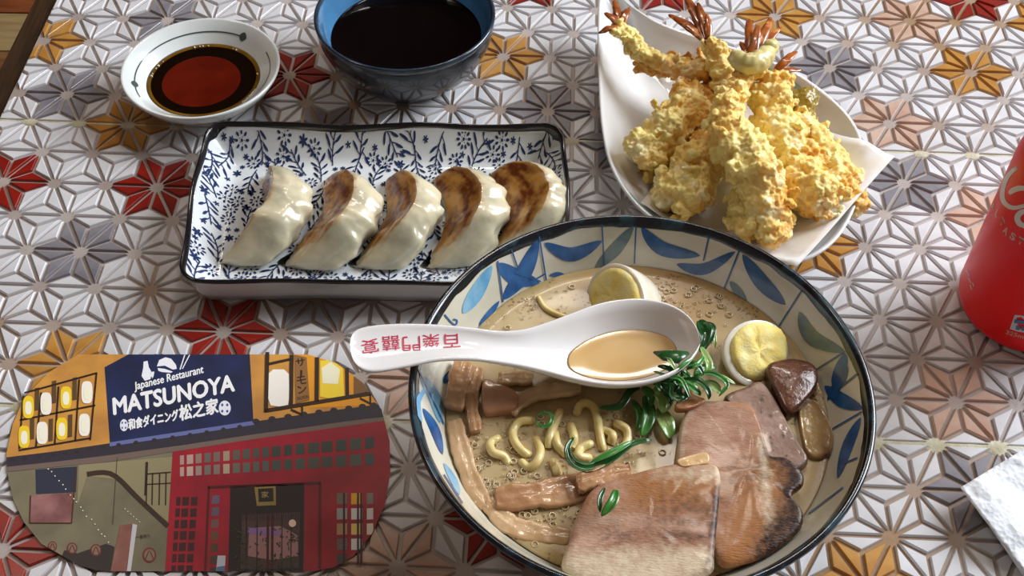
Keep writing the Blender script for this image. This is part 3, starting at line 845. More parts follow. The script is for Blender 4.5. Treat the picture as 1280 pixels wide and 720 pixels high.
inl = [ploop(i, plate_z) for i in (0.0010,0.003,0.006,0.009,0.012,0.0145,0.017,0.020,0.026,0.035,0.045,0.0535)]
out = [ploop(0.014, lambda x,y: 0.0006), ploop(0.008, lambda x,y: 0.0), ploop(0.0055, lambda x,y: 0.0012), ploop(0.0030, lambda x,y: 0.0085), ploop(0.0012, lambda x,y: rimz(x,y)-0.0022)]
V, F = loops(out+inl, True, True)
mesh('plate_body', V, F, PLW, gplate)
LS = [ploop(0.0016, lambda x,y: rimz(x,y)-0.0026), ploop(-0.0003, lambda x,y: rimz(x,y)-0.0012), ploop(-0.0003, lambda x,y: rimz(x,y)+0.0002), ploop(0.0006, lambda x,y: rimz(x,y)+0.0007), ploop(0.0016, lambda x,y: rimz(x,y)+0.0001), ploop(0.0021, lambda x,y: plate_z(x,y)-0.0004)]
V, F = loops(LS); mesh('plate_rim', V, F, PLB, gplate, label='thin black glazed rim')
mb = MB(); rnd = random.Random(21)
def pput(V2, F2):
    out = []
    for p in V2:
        x = max(-PA+0.0025, min(PA-0.0025, p[0])); y = max(-PBh+0.0025, min(PBh-0.0025, p[1]))
        out.append((*pw(x, y), plate_z(x, y)+0.00035))
    mb.add(out, F2)
def oval(cx, cy, an, l, wd):
    V2 = []
    for k in range(8):
        t = 2*math.pi*k/8; a = l*math.cos(t); b = wd*math.sin(t)
        V2.append((cx+a*math.cos(an)-b*math.sin(an), cy+a*math.sin(an)+b*math.cos(an)))
    pput(V2, [tuple(range(8))])
def daisy(cx, cy, R):
    n = rnd.choice((8, 9, 10))
    for k in range(n):
        a = 2*math.pi*k/n; oval(cx+R*math.cos(a), cy+R*math.sin(a), a, R*0.34, R*0.19)
    oval(cx, cy, 0, R*0.22, R*0.22)
    for k in range(5): 
        a = 2*math.pi*k/5; oval(cx+R*.42*math.cos(a), cy+R*.42*math.sin(a), a, R*0.09, R*0.07)
def star(cx, cy, R):
    n = rnd.choice((5, 6, 6))
    a0 = rnd.random()*6
    for k in range(n):
        a = a0+2*math.pi*k/n; oval(cx+R*.52*math.cos(a), cy+R*.52*math.sin(a), a, R*0.48, R*0.22)
def branch(cx, cy, an, L_):
    P = []; bend = rnd.uniform(-.5, .5)
    for k in range(5):
        u = k/4-0.5; P.append(np.array([cx+L_*u*math.cos(an)-bend*L_*u*u*math.sin(an), cy+L_*u*math.sin(an)+bend*L_*u*u*math.cos(an)]))
    V2, F2 = stroke2d(P, 0.00062, 10); pput(V2, F2)
    C = catmull(P, 9)
    for k in range(1, 8):
        sgn = 1 if k % 2 else -1
        a = an+sgn*rnd.uniform(.5, .85); l = L_*rnd.uniform(.24, .36)
        q = C[k]; e = q+np.array([math.cos(a), math.sin(a)])*l
        V2, F2 = stroke2d([q, (q+e)/2+np.array([-math.sin(an), math.cos(an)])*l*.1, e], 0.00050, 6); pput(V2, F2)
        V2, F2 = stroke2d([q+(e-q)*.4, e+(e-q)*.25], 0.0013, 7, leafw); pput(V2, F2)
placed = []
def scatter(kinds, n):
    for _ in range(n):
        x = rnd.uniform(-PA+.004, PA-.004); y = rnd.uniform(-PBh+.004, PBh-.004)
        kind = rnd.choice(kinds)
        rad = dict(b=0.0066, d=0.0036, s=0.0030, t=0.0018)[kind]
        if any((x-a)**2+(y-b)**2 < (rad+c)**2*0.80 for a, b, c in placed): continue
        placed.append((x, y, rad))
        if kind == 'b': branch(x, y, math.radians(rnd.choice((60, 75, 90, 105, 120, 80, 100)))+rnd.choice((0, 0, math.pi)), 0.0185)
        elif kind == 'd': daisy(x, y, 0.0031)
        elif kind == 's': star(x, y, 0.0027)
        else: star(x, y, 0.0017)
scatter('bbd', 700); scatter('d', 500); scatter('s', 700); scatter('t', 900)
mesh('floral_print', mb.V, mb.F, PRT, gplate, smooth=True, kind='stuff', label='navy blue flower and twig print')

# ------------------------------------------------------------------ gyoza
DOUGH = mat('dumpling_dough', lin(218,208,178), 0.28, lin(178,174,150), 55, (0.40, 0.66), coat=0.55, sss=0.45, sssr=(0.005,0.004,0.002),
            attr=['rim', 'sear'], attrcol=[lin(206,154,80), lin(112,52,14)], attr_noise=0.36, bump=0.15, bscale=260)
def gyoza(label, cpx, L_, W_, H_, bow, rot, alpha, cut, seed):
    c = at(*cpx, PF+0.006); c.z = PF+0.0006
    NU, NV = 60, 40
    t = thing('gyoza', label, 'dumpling', c, 'pan fried dumplings on the plate')
    n3 = Vector((-math.sin(alpha), 0, math.cos(alpha)))
    V = []; S = []; Rm = []
    ca, sa = math.cos(rot), math.sin(rot)
    for i in range(NU+1):
        u = i/NU; x_ = 2*u-1
        prof = max(0.02, (1-abs(x_)**3.0))**0.52
        tail = sm(-x_, 0.45, 1.0)
        yy = L_*(u-0.5); xx = bow*(1-x_*x_)-bow*0.5
        wv = W_*0.5*(prof*(1-0.10*tail)+0.80*tail*(1-0.6*sm(-x_,.95,1.0))); hv = H_*(prof*(1-0.62*tail)+0.12*tail)
        for j in range(NV):
            ph = 2*math.pi*j/NV
            cx = math.cos(ph); sz = math.sin(ph)
            px_ = wv*math.copysign(abs(cx)**0.85, cx); pz_ = hv*0.5*math.copysign(abs(sz)**0.85, sz)
            side = sm(cx, -0.1, 0.7)
            pleat = 0.055*math.sin(u*math.pi*(7+seed%3)+seed+1.8*sz+2*fbm((u*3,seed,0),1.0,2))*side*(0.5+0.5*math.sin(math.pi*u))
            bumpv = 0.085*fbm((u*6, cx*1.3, sz*1.3+seed*3.1), 1.3, 3)
            k = 1+pleat+bumpv+0.13*math.sin(5*ph+seed)*tail*side+0.05*noise.noise(Vector((u*14, cx*3, seed+sz*3)))
            px_ *= k; pz_ *= k
            # crimped ridge running along the outer side
            ridge = math.exp(-((ph-0.30)/0.20)**2)
            px_ += ridge*0.0012*prof*(1+0.5*math.sin(u*math.pi*11+seed))
            p = Vector((px_, 0, pz_))
            d = p.dot(n3); ct = cut*hv + 0.0007*fbm((u*6, cx*2, seed), 1.3, 2)
            s = 0.0
            if d > ct:
                p -= n3*(d-ct)*0.93; 
            s = sm(d-ct, -0.0010, 0.0042)*sm(prof, 0.15, 0.5)*(1-0.95*sm(tail,0.05,0.55))
            z = p.z + hv*0.5
            q = Vector((xx+p.x, yy, max(0.0, z - hv*0.10)))
            w_ = Vector((c.x+ca*q.x-sa*q.y, c.y+sa*q.x+ca*q.y, c.z+q.z))
            V.append(w_); S.append(s*(0.62+1.3*fbm((u*3.2, cx*2.4, seed*7.7), 1.3, 3)) if s > 0 else 0)
            Rm.append(1.1*sm(s,0.02,0.45))
    F = []; FS = []
    for i in range(NU):
        for j in range(NV):
            k = (j+1) % NV
            f = (i*NV+j, i*NV+k, (i+1)*NV+k, (i+1)*NV+j)
            (FS if sum(Rm[q] for q in f)/4 > 0.5 else F).append(f)
    F.append(tuple(range(NV-1, -1, -1))); F.append(tuple(range(NU*NV, (NU+1)*NV)))
    S = [max(0, min(1, s)) for s in S]
    def part(nm, FF, m, lb=None):
        used = sorted(set(q for f in FF for q in f)); mp = {q: i for i, q in enumerate(used)}
        mesh(nm, [V[q] for q in used], [tuple(mp[q] for q in f) for f in FF], m, t, attrs={'sear': [S[q] for q in used], 'rim': [Rm[q] for q in used]}, label=lb)
    part('wrapper', F, DOUGH)
    part('seared_base', FS, DOUGH, 'browned crisp pan fried side')
gyoza('leftmost pan fried dumpling, pale and mostly unbrowned', (332,268), 0.068, 0.0300, 0.0240, 0.019, -0.22, 1.15, 0.40, 1)
gyoza('second dumpling from the left, with golden brown crust along its left', (414,272), 0.068, 0.0345, 0.0250, 0.018, -0.22, 0.74, 0.26, 2)
gyoza('third dumpling from the left, with the darkest brown crust', (493,272), 0.067, 0.0310, 0.0240, 0.018, -0.18, 0.82, 0.26, 3)
gyoza('fourth dumpling from the left, with mottled crust and folded bottom tip', (572,268), 0.067, 0.0345, 0.0240, 0.019, 0.02, 0.76, 0.26, 4)
gyoza('rightmost dumpling, its lower end hidden behind the ramen bowl', (648,258), 0.064, 0.0330, 0.0240, 0.019, 0.08, 0.68, 0.22, 5)

# ------------------------------------------------------------------ small dish with soy sauce
DC = (-0.1826, 0.5464, 0.0)
DW = mat('dish_white', lin(228,234,234), 0.14, lin(218,224,224), 40, coat=0.6)
GRN = mat('dish_green_line', lin(70,86,78), 0.2, coat=0.4)
dish = thing('sauce_dish', 'small round white dish with thin green line, holding dark soy sauce', 'dish', DC)
prof = [(0.020,0.0),(0.0215,0.0004),(0.022,0.003),(0.032,0.0085),(0.0415,0.0160),(0.0453,0.0222),(0.0458,0.0236),(0.0452,0.0243),(0.0440,0.0238),(0.0385,0.0190),(0.0325,0.0140),(0.027,0.0095),(0.020,0.0065),(0.0004,0.0060)]
V, F = lathe(prof, DC, 96, True, True); mesh('dish_body', V, F, DW, dish)
dprof = [(0.0440,0.0238),(0.0385,0.0190),(0.0325,0.0140),(0.027,0.0095)]
DV, DF = lathe(dprof, DC, 96); dish_bvh = BVHTree.FromPolygons([Vector(v) for v in DV], DF)
def dz(r):
    for (r0, z0), (r1, z1) in zip(dprof[1:], dprof[:-1]):
        if r0 <= r <= r1: return z0+(z1-z0)*(r-r0)/(r1-r0)
    return 0.0238
def darc(a0, a1, r, wd, name, prof_=None, n=40):
    LS = []
    for rr in (r-wd/2, r+wd/2):
        LS.append([])
    for i in range(n):
        a = a0+(a1-a0)*i/(n-1); k = prof_(i/(n-1)) if prof_ else 1
        for q, sg in zip(LS, (-1, 1)):
            rr = r+sg*wd/2*k; q.append((DC[0]+rr*math.cos(a), DC[1]+rr*math.sin(a), dz(rr)+0.0003))
    V, F = loops(LS, cyc=False); mesh(name, V, F, GRN, dish, smooth=False)
darc(math.radians(65), math.radians(215), 0.0385, 0.0006, 'green_line')
darc(math.radians(-40), math.radians(28), 0.0395, 0.0005, 'green_line')
darc(math.radians(57), math.radians(65), 0.0385, 0.0042, 'green_leaf', leafw, 12)
darc(math.radians(192), math.radians(201), 0.0385, 0.0034, 'green_leaf', leafw, 12)
SOYC = mat('soy_dark', lin(16,7,3), 0.05, spec=0.5)
SOYR = mat('soy_red_reflection', lin(98,24,10), 0.06, lin(82,18,8), 60, spec=0.4)  # red ceiling reflection, painted into the sauce as colour
SOYG = mat('soy_golden_edge', lin(120,86,20), 0.08, lin(92,64,14), 60)
soy = thing('soy_sauce', 'dark brown soy sauce lying in the small white dish', 'sauce', (DC[0], DC[1], 0.0065))
zs = 0.0143
V, F = lathe([(0.0290,zs-0.0030),(0.0330,zs+0.0002),(0.0318,zs-0.0001),(0.0306,zs-0.0003)], DC, 80); mesh('sauce_edge', V, F, SOYG, soy, label='golden see-through edge of the sauce')
V, F = lathe([(0.0308,zs-0.0003),(0.0285,zs-0.0004),(0.0255,zs-0.0004),(0.0220,zs-0.0004),(0.0003,zs-0.0004)], DC, 80, False, True); mesh('sauce_body', V, F, SOYC, soy)
V, F = lathe([(0.0228,zs-0.00038),(0.0222,zs-0.0003),(0.0003,zs-0.0003)], (DC[0]-0.0012, DC[1]-0.0012, 0), 80, False, True); mesh('sauce_reflection', V, F, SOYR, soy, label='red ceiling reflection painted on the middle of the sauce')

mb = MB(); rb = random.Random(3)
for a in (95, 101, 104, 110, 62, 66, 150, 158, 163, 172, 176, 10):
    a = math.radians(a); r = 0.0312; q = rb.uniform(.0004, .0009)
    iv, jf = ico(2); mb.add([(DC[0]+r*math.cos(a)+v.x*q, DC[1]+r*math.sin(a)+v.y*q, zs+v.z*q) for v in iv], jf)
mesh('sauce_bubbles', mb.V, mb.F, BUB, soy, kind='stuff')

# ------------------------------------------------------------------ dark blue bowl with dipping sauce
QC = (-0.0647, 0.5744, 0.0)
BB = mat('indigo_glaze', lin(26,34,46), 0.26, lin(16,20,28), 30, coat=0.5)
BBI = mat('indigo_glaze_inside', lin(74,128,172), 0.16, lin(48,90,130), 22, coat=0.6)
BBR = mat('indigo_rim', lin(44,64,84), 0.18, lin(30,42,56), 90, coat=0.6)
db = thing('dipping_bowl', 'deep dark blue glazed bowl filled with black sauce, behind the dumpling plate', 'bowl', QC)
op = spline_profile([(0.028,0.0),(0.0315,0.0006),(0.0345,0.004),(0.0430,0.013),(0.0495,0.025),(0.0520,0.034),(0.0522,0.0400)], 24)
V, F = lathe(op, QC, 96, True, False); mesh('bowl_body', V, F, BB, db)
V, F = lathe([(0.0520,0.0385),(0.0528,0.0402),(0.0531,0.0418),(0.0524,0.0428),(0.0512,0.0426),(0.0504,0.0412)], QC, 96); mesh('bowl_rim', V, F, BBR, db)
ip = [(0.0506,0.0414),(0.0490,0.0370),(0.0470,0.0310),(0.042,0.0220),(0.035,0.014),(0.020,0.008),(0.0003,0.007)]
V, F = lathe(spline_profile(ip[:-1], 20)+[ip[-1]], QC, 96, False, True); mesh('bowl_inside', V, F, BBI, db, label='brighter blue glazed inside wall')
V, F = lathe([(0.0425,0.0225),(0.0450,0.0266),(0.0440,0.0263),(0.030,0.0262),(0.0003,0.0262)], QC, 80, True, True)
tag(mesh('dipping_sauce', V, F, mat('black_sauce', lin(8,5,6), 0.05, spec=0.25)), 'black dipping sauce filling the dark blue bowl', 'sauce')

# ------------------------------------------------------------------ tempura plate
TPO = [(750,-12),(747,42),(748,100),(752,160),(764,210),(791,252),(830,284),(880,308),(940,324),(1000,327),(1045,300),(1072,252),(1081,205),(1074,165),(1050,132),(1004,96),(950,70),(886,50),(824,28),(785,4),(765,-14)]
TZ = 0.027
to = [at(q[0], q[1], TZ) for q in catmull(TPO, 110, closed=True)]
tc_ = at(915, 185, TZ)
TPW = mat('tempura_plate_white', lin(232,232,232), 0.16, lin(222,224,226), 30, coat=0.6)
TEAL = mat('teal_brush', lin(120,158,156), 0.2, lin(160,190,186), 80, coat=0.4)
tpl = thing('tempura_plate', 'white leaf shaped plate with pointed corner, under the tempura', 'plate', (tc_.x, tc_.y, 0))
def tl(f, z): return [Vector((tc_.x+(p.x-tc_.x)*f, tc_.y+(p.y-tc_.y)*f, z)) for p in to]
def tz_(f): return 0.0075 + (TZ-0.0075)*max(0, (f-0.55)/0.45)**1.5
LS = [tl(0.50,0.0004), tl(0.55,0.0), tl(0.58,0.003), tl(0.80,0.0115), tl(0.985,TZ-0.003), tl(1.0,TZ-0.0008), tl(0.995,TZ+0.0005), tl(0.975,TZ-0.0002)]
LS += [tl(f, tz_(f)) for f in (0.95,0.90,0.84,0.77,0.70,0.62,0.55,0.40,0.2,0.01)]
V, F = loops(LS, True, True); mesh('plate_body', V, F, TPW, tpl)
for a0, a1, f in ((0.70,0.78,0.93),(0.555,0.62,0.94),(0.22,0.30,0.94)):
    LS = [[], []]
    for i in range(16):
        k = (a0+(a1-a0)*i/15)*110; j = int(k) % 110; p = to[j].lerp(to[(j+1) % 110], k-int(k))
        hw = 0.022*leafw(i/15)
        for q, s_ in zip(LS, (-1, 1)):
            ff = f+s_*hw; q.append((tc_.x+(p.x-tc_.x)*ff, tc_.y+(p.y-tc_.y)*ff, tz_(ff)+0.0005))
    V, F = loops(LS, cyc=False); mesh('teal_brush_stroke', V, F, TEAL, tpl)
def tplate_z(x, y):
    d = Vector((x-tc_.x, y-tc_.y)); r = d.length
    if r < 1e-6: return 0.0075
    best = max(to, key=lambda p: (Vector((p.x-tc_.x, p.y-tc_.y)).normalized()).dot(d/r))
    R = Vector((best.x-tc_.x, best.y-tc_.y)).length
    f = r/R
    return tz_(min(f, 1.0)) + 0.0024
# absorbent paper
PAPER = mat('tempura_paper', lin(236,232,228), 0.75, lin(226,220,214), 60, sss=0.2, spots=(lin(236,208,188), 20, 0.60, 0.74), bump=0.1)
Q1, Q2, Q3, Q4 = at(1118,196,0.031), at(996,334,0.0295), at(800,262,0.020), at(880,60,0.020)
n = 26; V = []; 
for i in range(n):
    for j in range(n):
        s, t = i/(n-1), j/(n-1)
        p = (Q1*(1-s)+Q2*s)*(1-t) + (Q4*(1-s)+Q3*s)*t
        base = tplate_z(p.x, p.y)
        lift = (0.031*(1-s)+0.0295*s)*(1-t)**2.2
        z = max(base, lift + 0.003*(1-(1-t)**2)*0 + 0.0006*math.sin(s*7+t*3))
        V.append(Vector((p.x, p.y, z)))
F = [(i*n+j, (i+1)*n+j, (i+1)*n+j+1, i*n+j+1) for i in range(n-1) for j in range(n-1)]
po = mesh('tempura_paper', V, F, PAPER); tag(po, 'white absorbent paper sheet under the tempura, its corner sticking out over the plate', 'paper')
md = po.modifiers.new('thick', 'SOLIDIFY'); md.thickness = 0.0003

# tempura
BAT = mat('tempura_batter', lin(250,228,146), 0.5, lin(230,168,58), 24, (0.44, 0.66), 5, sss=0.30, sssr=(0.006,0.004,0.002), coat=0.06, bump=0.35, bscale=500, spots=(lin(250,236,186), 75, 0.54, 0.68))
BATG = mat('tempura_batter_golden', lin(230,178,84), 0.46, lin(204,138,50), 40, (0.38, 0.64), 5, sss=0.2, coat=0.1, bump=0.35, bscale=500, spots=(lin(248,226,160), 75, 0.56, 0.70))
TAIL = mat('shrimp_tail', lin(178,98,40), 0.25, lin(120,56,22), 90, coat=0.5, spots=(lin(224,150,90), 110, 0.58, 0.70))
def batter(mb, path, rad, lumps, flakes, seed, lump_r=(0.45, 0.8)):
    R_ = random.Random(seed)
    n = 40; C = [Vector(tuple(p)) for p in catmull(path, n)]
    rr = [float(q[0]) for q in catmull([(r,) for r in rad], n)]
    V, F = tube(C, rr, 26)
    mb.add(V, F)
    for _ in range(lumps):
        i = R_.randrange(1, n-1); d = Vector((R_.gauss(0,1), R_.gauss(0,1), R_.gauss(0.35,0.9))).normalized()
        c = C[i]+d*rr[i]*R_.uniform(.45, .85); r = rr[i]*R_.uniform(*lump_r)
        iv, jf = ico(3)
        mb.add([c+Vector((v.x*r*R_.uniform(.99,1.01), v.y*r, v.z*r*0.85)) for v in iv], jf)
    for _ in range(flakes):
        i = R_.randrange(1, n-1); d = Vector((R_.gauss(0,1), R_.gauss(0,1), R_.gauss(0.3,0.9))).normalized()
        c = C[i]+d*rr[i]*R_.uniform(.95, 1.30)
        e = Vector((R_.gauss(0,1), R_.gauss(0,1), R_.gauss(0,.6))).normalized(); l = R_.uniform(.0020, .0048)
        iv, jf = ico(2); side = e.orthogonal().normalized(); up = e.cross(side); w_ = R_.uniform(.0009, .0016)
        mb.add([c+e*(v.x*l)+side*(v.y*w_)+up*(v.z*w_*1.2) for v in iv], jf)
def finish(mb, amp, seed):
    V = displace(mb.V, mb.F, lambda p, nn: amp*(0.75*abs(fbm(p+Vector((seed,0,0)), 150, 2))*1.3 + 0.50*fbm(p+Vector((0,seed,0)), 430, 3)))
    return V, mb.F
CL1 = bpy.data.textures.new('crumb_coarse', 'CLOUDS'); CL1.noise_scale = 0.0050; CL1.noise_depth = 3
CL2 = bpy.data.textures.new('crumb_fine', 'CLOUDS'); CL2.noise_scale = 0.0017; CL2.noise_depth = 2
def crumb(o, k=1.0, vox=0.0007):
    md = o.modifiers.new('remesh', 'REMESH'); md.mode = 'VOXEL'; md.voxel_size = vox; md.use_smooth_shade = True
    for tx, st in ((CL1, 0.0056*k), (CL2, 0.0018*k)):
        md = o.modifiers.new('crumb', 'DISPLACE'); md.texture = tx; md.strength = st; md.mid_level = 0.5; md.texture_coords = 'LOCAL'
def tailfan(base, dirs, m, parent, name='tail_fin'):
    for (e, wd) in dirs:
        p0 = base; p1 = e
        mid = (p0+p1)/2 + Vector((0,0,0.0015))
        n = 12; C = [Vector(tuple(q)) for q in catmull([p0, mid, p1], n)]
        V, F = tube(C, [wd*max(0.12, math.sin(math.pi*min(1, 0.18+0.78*i/(n-1)))**0.7) for i in range(n)], 10, 0.35)
        V = displace(V, F, lambda p, nn: 0.0006*fbm(p, 420, 2))
        mesh(name, V, F, m, parent)
def px3(l): return [at(x, y, z) for x, y, z in l]
GRP = 'tempura pieces on the leaf plate'
def tempura(label, path, rad, lumps, flakes, seed, m=BAT, tails=None, amp=0.0022, collar=None, lump_r=(.45,.8)):
    P = px3(path)
    c = sum(P, Vector())/len(P)
    t = thing('tempura_shrimp' if tails else 'tempura_piece', label, 'tempura', (c.x, c.y, min(p.z for p in P)-0.006), GRP)
    mb = MB(); batter(mb, P, rad, lumps, flakes, seed, lump_r)
    V, F = finish(mb, amp, seed); crumb(mesh('batter', V, F, m, t), 1.0 if amp > .0015 else .55)
    if tails:
        base = at(*tails[0]); tailfan(base, [(at(*e[:3]), e[3]) for e in tails[1:]], TAIL, t)
    return t
# left side and underlying pieces first
tempura('lumpy tempura piece at the left edge of the pile', [(872,118,.030),(848,150,.030),(822,182,.026),(800,200,.023)], [.0100,.0125,.0125,.009], 18, 40, 31)
tempura('tempura piece at the lower left of the pile, beside the paper', [(890,180,.028),(872,215,.027),(856,245,.024),(846,262,.021)], [.0110,.0130,.0120,.008], 18, 44, 32)
tempura('golden tempura shrimp lying deep in the middle of the pile', [(905,75,.034),(898,110,.030),(892,150,.028),(890,195,.024)], [.0065,.0090,.0105,.009], 10, 16, 33, BATG)
tempura('rounded tempura piece at the right edge of the pile', [(990,150,.032),(1012,185,.030),(1035,215,.027),(1050,250,.022)], [.0100,.0125,.0130,.0105], 18, 44, 34)
tempura('tempura shrimp behind the front one, with two brown tail fins pointing right', [(968,95,.048),(965,135,.042),(978,178,.037),(1005,215,.030)], [.0080,.0105,.0120,.0105], 16, 36, 35, BAT,
        tails=[(968,92,.052),(996,64,.055,.0026),(988,74,.058,.0022),(1002,88,.051,.0022)])
tempura('tempura shrimp at the upper left lying along the plate point, with pale brown tail', [(772,30,.040),(800,62,.038),(838,82,.038),(880,88,.038)], [.0048,.0048,.0050,.0060], 12, 26, 36, BAT, tails=[(775,34,.042),(748,42,.041,.0024),(756,16,.043,.0026),(768,0,.044,.0026),(786,10,.044,.0024)], amp=.0016)
tempura('brown crisp shrimp tail piece under the upper left shrimp', [(796,74,.032),(820,84,.033),(860,84,.034),(900,92,.034)], [.0040,.0052,.0062,.0070], 6, 14, 37, BATG)
tempura('tempura shrimp with large brown tail pointing to the top of the pile', [(886,52,.050),(897,72,.046),(905,95,.042),(912,118,.038)], [.0048,.0062,.0070,.0072], 8, 16, 38, BAT,
        tails=[(886,54,.052),(836,18,.052,.0034),(856,-6,.056,.0036),(872,4,.058,.0030),(884,18,.058,.0024)])
tempura('front tempura shrimp on top of the pile, long lumpy body and upright brown tail', [(938,82,.060),(922,112,.056),(908,150,.052),(928,190,.048),(950,232,.042),(964,280,.034)], [.0068,.0064,.0095,.0120,.0120,.0105], 24, 64, 39, BAT,
        tails=[(938,80,.064),(936,24,.066,.0030),(948,32,.070,.0030),(964,22,.068,.0030),(976,34,.066,.0024),(925,52,.064,.0022)])
tempura('lumpy tempura piece at the bottom tip of the pile near the ramen bowl', [(935,235,.028),(945,265,.028),(952,290,.026)], [.0095,.0125,.0110], 12, 30, 40)
tempura('tempura piece with crisp frilly crust low on the right, lying on the paper', [(985,215,.036),(1008,238,.033),(1030,252,.030)], [.0095,.0115,.0095], 12, 34, 42)
GT = mat('tempura_green', lin(176,142,46), 0.4, lin(120,112,36), 60, coat=0.4, bump=0.3, bscale=400)
tempura('stubby green brown tempura vegetable at the right back of the pile', [(1000,152,.036),(1006,132,.040),(1010,116,.042)], [.0062,.0068,.0066], 3, 4, 41, GT, amp=.0010)
# pale batter collar below the front tail
c_ = px3([(918,72,.062),(934,80,.066),(952,74,.066),(966,56,.064)])
mb = MB(); batter(mb, c_, [.0045,.0060,.0060,.0040], 4, 0, 55)
V, F = finish(mb, .0012, 55)
ft = [o for o in bpy.data.objects if o.get('label','').startswith('front tempura shrimp')][0]
mesh('batter_collar', V, F, mat('pale_batter', lin(226,214,150), 0.35, lin(206,196,128), 60, sss=0.3, coat=0.4), ft, label='pale greenish batter collar')

# ------------------------------------------------------------------ drink can
CC = (0.2588, 0.3885, 0.0)
CANR = mat('can_red', lin(236,12,16), 0.40, lin(228,10,14), 10, coat=0.08, spec=0.3)
CANS = mat('can_silver', lin(190,192,196), 0.25, metal=1.0)
CANW = mat('can_white', lin(206,198,190), 0.35)
can = thing('drink_can', 'red soft drink can with white script lettering at the right edge of the table', 'can', CC)
V, F = lathe([(0.0275,0.0018),(0.0300,0.0045),(0.0322,0.0090),(0.0330,0.0130),(0.0331,0.06),(0.0331,0.100),(0.0322,0.106),(0.0285,0.114)], CC, 96); mesh('can_body', V, F, CANR, can)
CBV, CBF = lathe([(0.0275,0.0018),(0.0300,0.0045),(0.0322,0.0090),(0.0330,0.0130),(0.0331,0.100)], CC, 192); can_bvh = BVHTree.FromPolygons([Vector(v) for v in CBV], CBF)
V, F = lathe([(0.0235,0.0045),(0.0245,0.0006),(0.0262,0.0),(0.0276,0.0019)], CC, 64); mesh('can_base', V, F, CANS, can)
V, F = lathe([(0.0284,0.1135),(0.0282,0.1155),(0.0272,0.1162),(0.0262,0.1150),(0.0255,0.1110),(0.010,0.1108),(0.0003,0.1108)], CC, 64, False, True); mesh('can_lid', V, F, CANS, can)
V, F = tube([(CC[0]-0.012, CC[1], 0.1118),(CC[0]-0.004, CC[1], 0.1122),(CC[0]+0.006, CC[1], 0.1120),(CC[0]+0.014, CC[1], 0.1120)], [.004,.007,.0075,.005], 14, 0.10); mesh('pull_tab', V, F, CANS, can)
def k1(x, y): return (1220+x/5.15, 170+y/5.15)
LOGO = [([k1(330,186),k1(262,205),k1(205,262),k1(176,335),k1(172,400),k1(195,440),k1(240,462),k1(300,452),k1(360,425)],6.0),
        ([k1(215,372),k1(240,350),k1(285,336),k1(340,340)],7.0), ([k1(345,478),k1(292,492),k1(268,525),k1(285,565),k1(345,590)],7.5)]
for P, wd in LOGO:
    V2, F2 = stroke2d(P, wd, 26, lambda u: 0.45+0.55*math.sin(math.pi*u)**0.6)
    V3 = drape(V2, can_bvh, 0.00015)
    if V3: mesh('script_logo', V3, F2, CANW, can)
CANG = mat('can_beige_print', lin(204,160,140), 0.35)
tp = [('A',(1238.5,259.5)),('L',(1243.5,269)),('T',(1249.5,278)),('A',(1253.5,289)),('S',(1261.5,297)),('T',(1271,303)),('E',(1281,309))]
for i, (ch, p) in enumerate(tp):
    nx = tp[min(i+1, len(tp)-1)][1]; pv = tp[max(i-1, 0)][1]
    d = np.array(nx, float)-np.array(pv, float); d /= np.hypot(*d)
    wd = 8.0 if i > 1 else 4.5
    V2, F2 = fit_text(ch, p, np.array(p)+d*wd, 8.8, 0.03, up=(0.42,-0.9))
    V3 = drape(V2, can_bvh, 0.00015)
    if V3: mesh('can_lettering', V3, F2, CANG, can)
for (p, q) in (((1208,338),(1212,345)),((1211,347),(1214,354)),((1213,356),(1215,362)),((1216,353),(1217.5,358))):
    V2, F2 = stroke2d([p, q], 1.5, 5); V3 = drape(V2, can_bvh, 0.00015)
    if V3: mesh('small_print_mark', V3, F2, CANG, can)
quad = [(1262.5,411),(1268.5,393.5),(1284,395),(1284,416),(1272,414)]
V3 = drape([np.array(q) for q in quad], can_bvh, 0.00015)
if V3: mesh('label_patch', V3, [tuple(range(len(quad)))], mat('label_grey', lin(188,192,198), 0.4), can)
for P, wd in (([(1268,401),(1282,403)],4.5), ([(1270,409),(1275,410)],5), ([(1277,410),(1282,411)],5)):
    V2, F2 = stroke2d(P, wd, 5); V3 = drape(V2, can_bvh, 0.0003)
    if V3: mesh('label_mark', V3, F2, mat('label_blue', lin(70,100,140), 0.4), can)
V2, F2 = fit_text('325ml', (1257,417), (1281,424), 5.0, 0.01); V3 = drape(V2, can_bvh, 0.00015)
if V3: mesh('can_lettering', V3, F2, CANG, can)

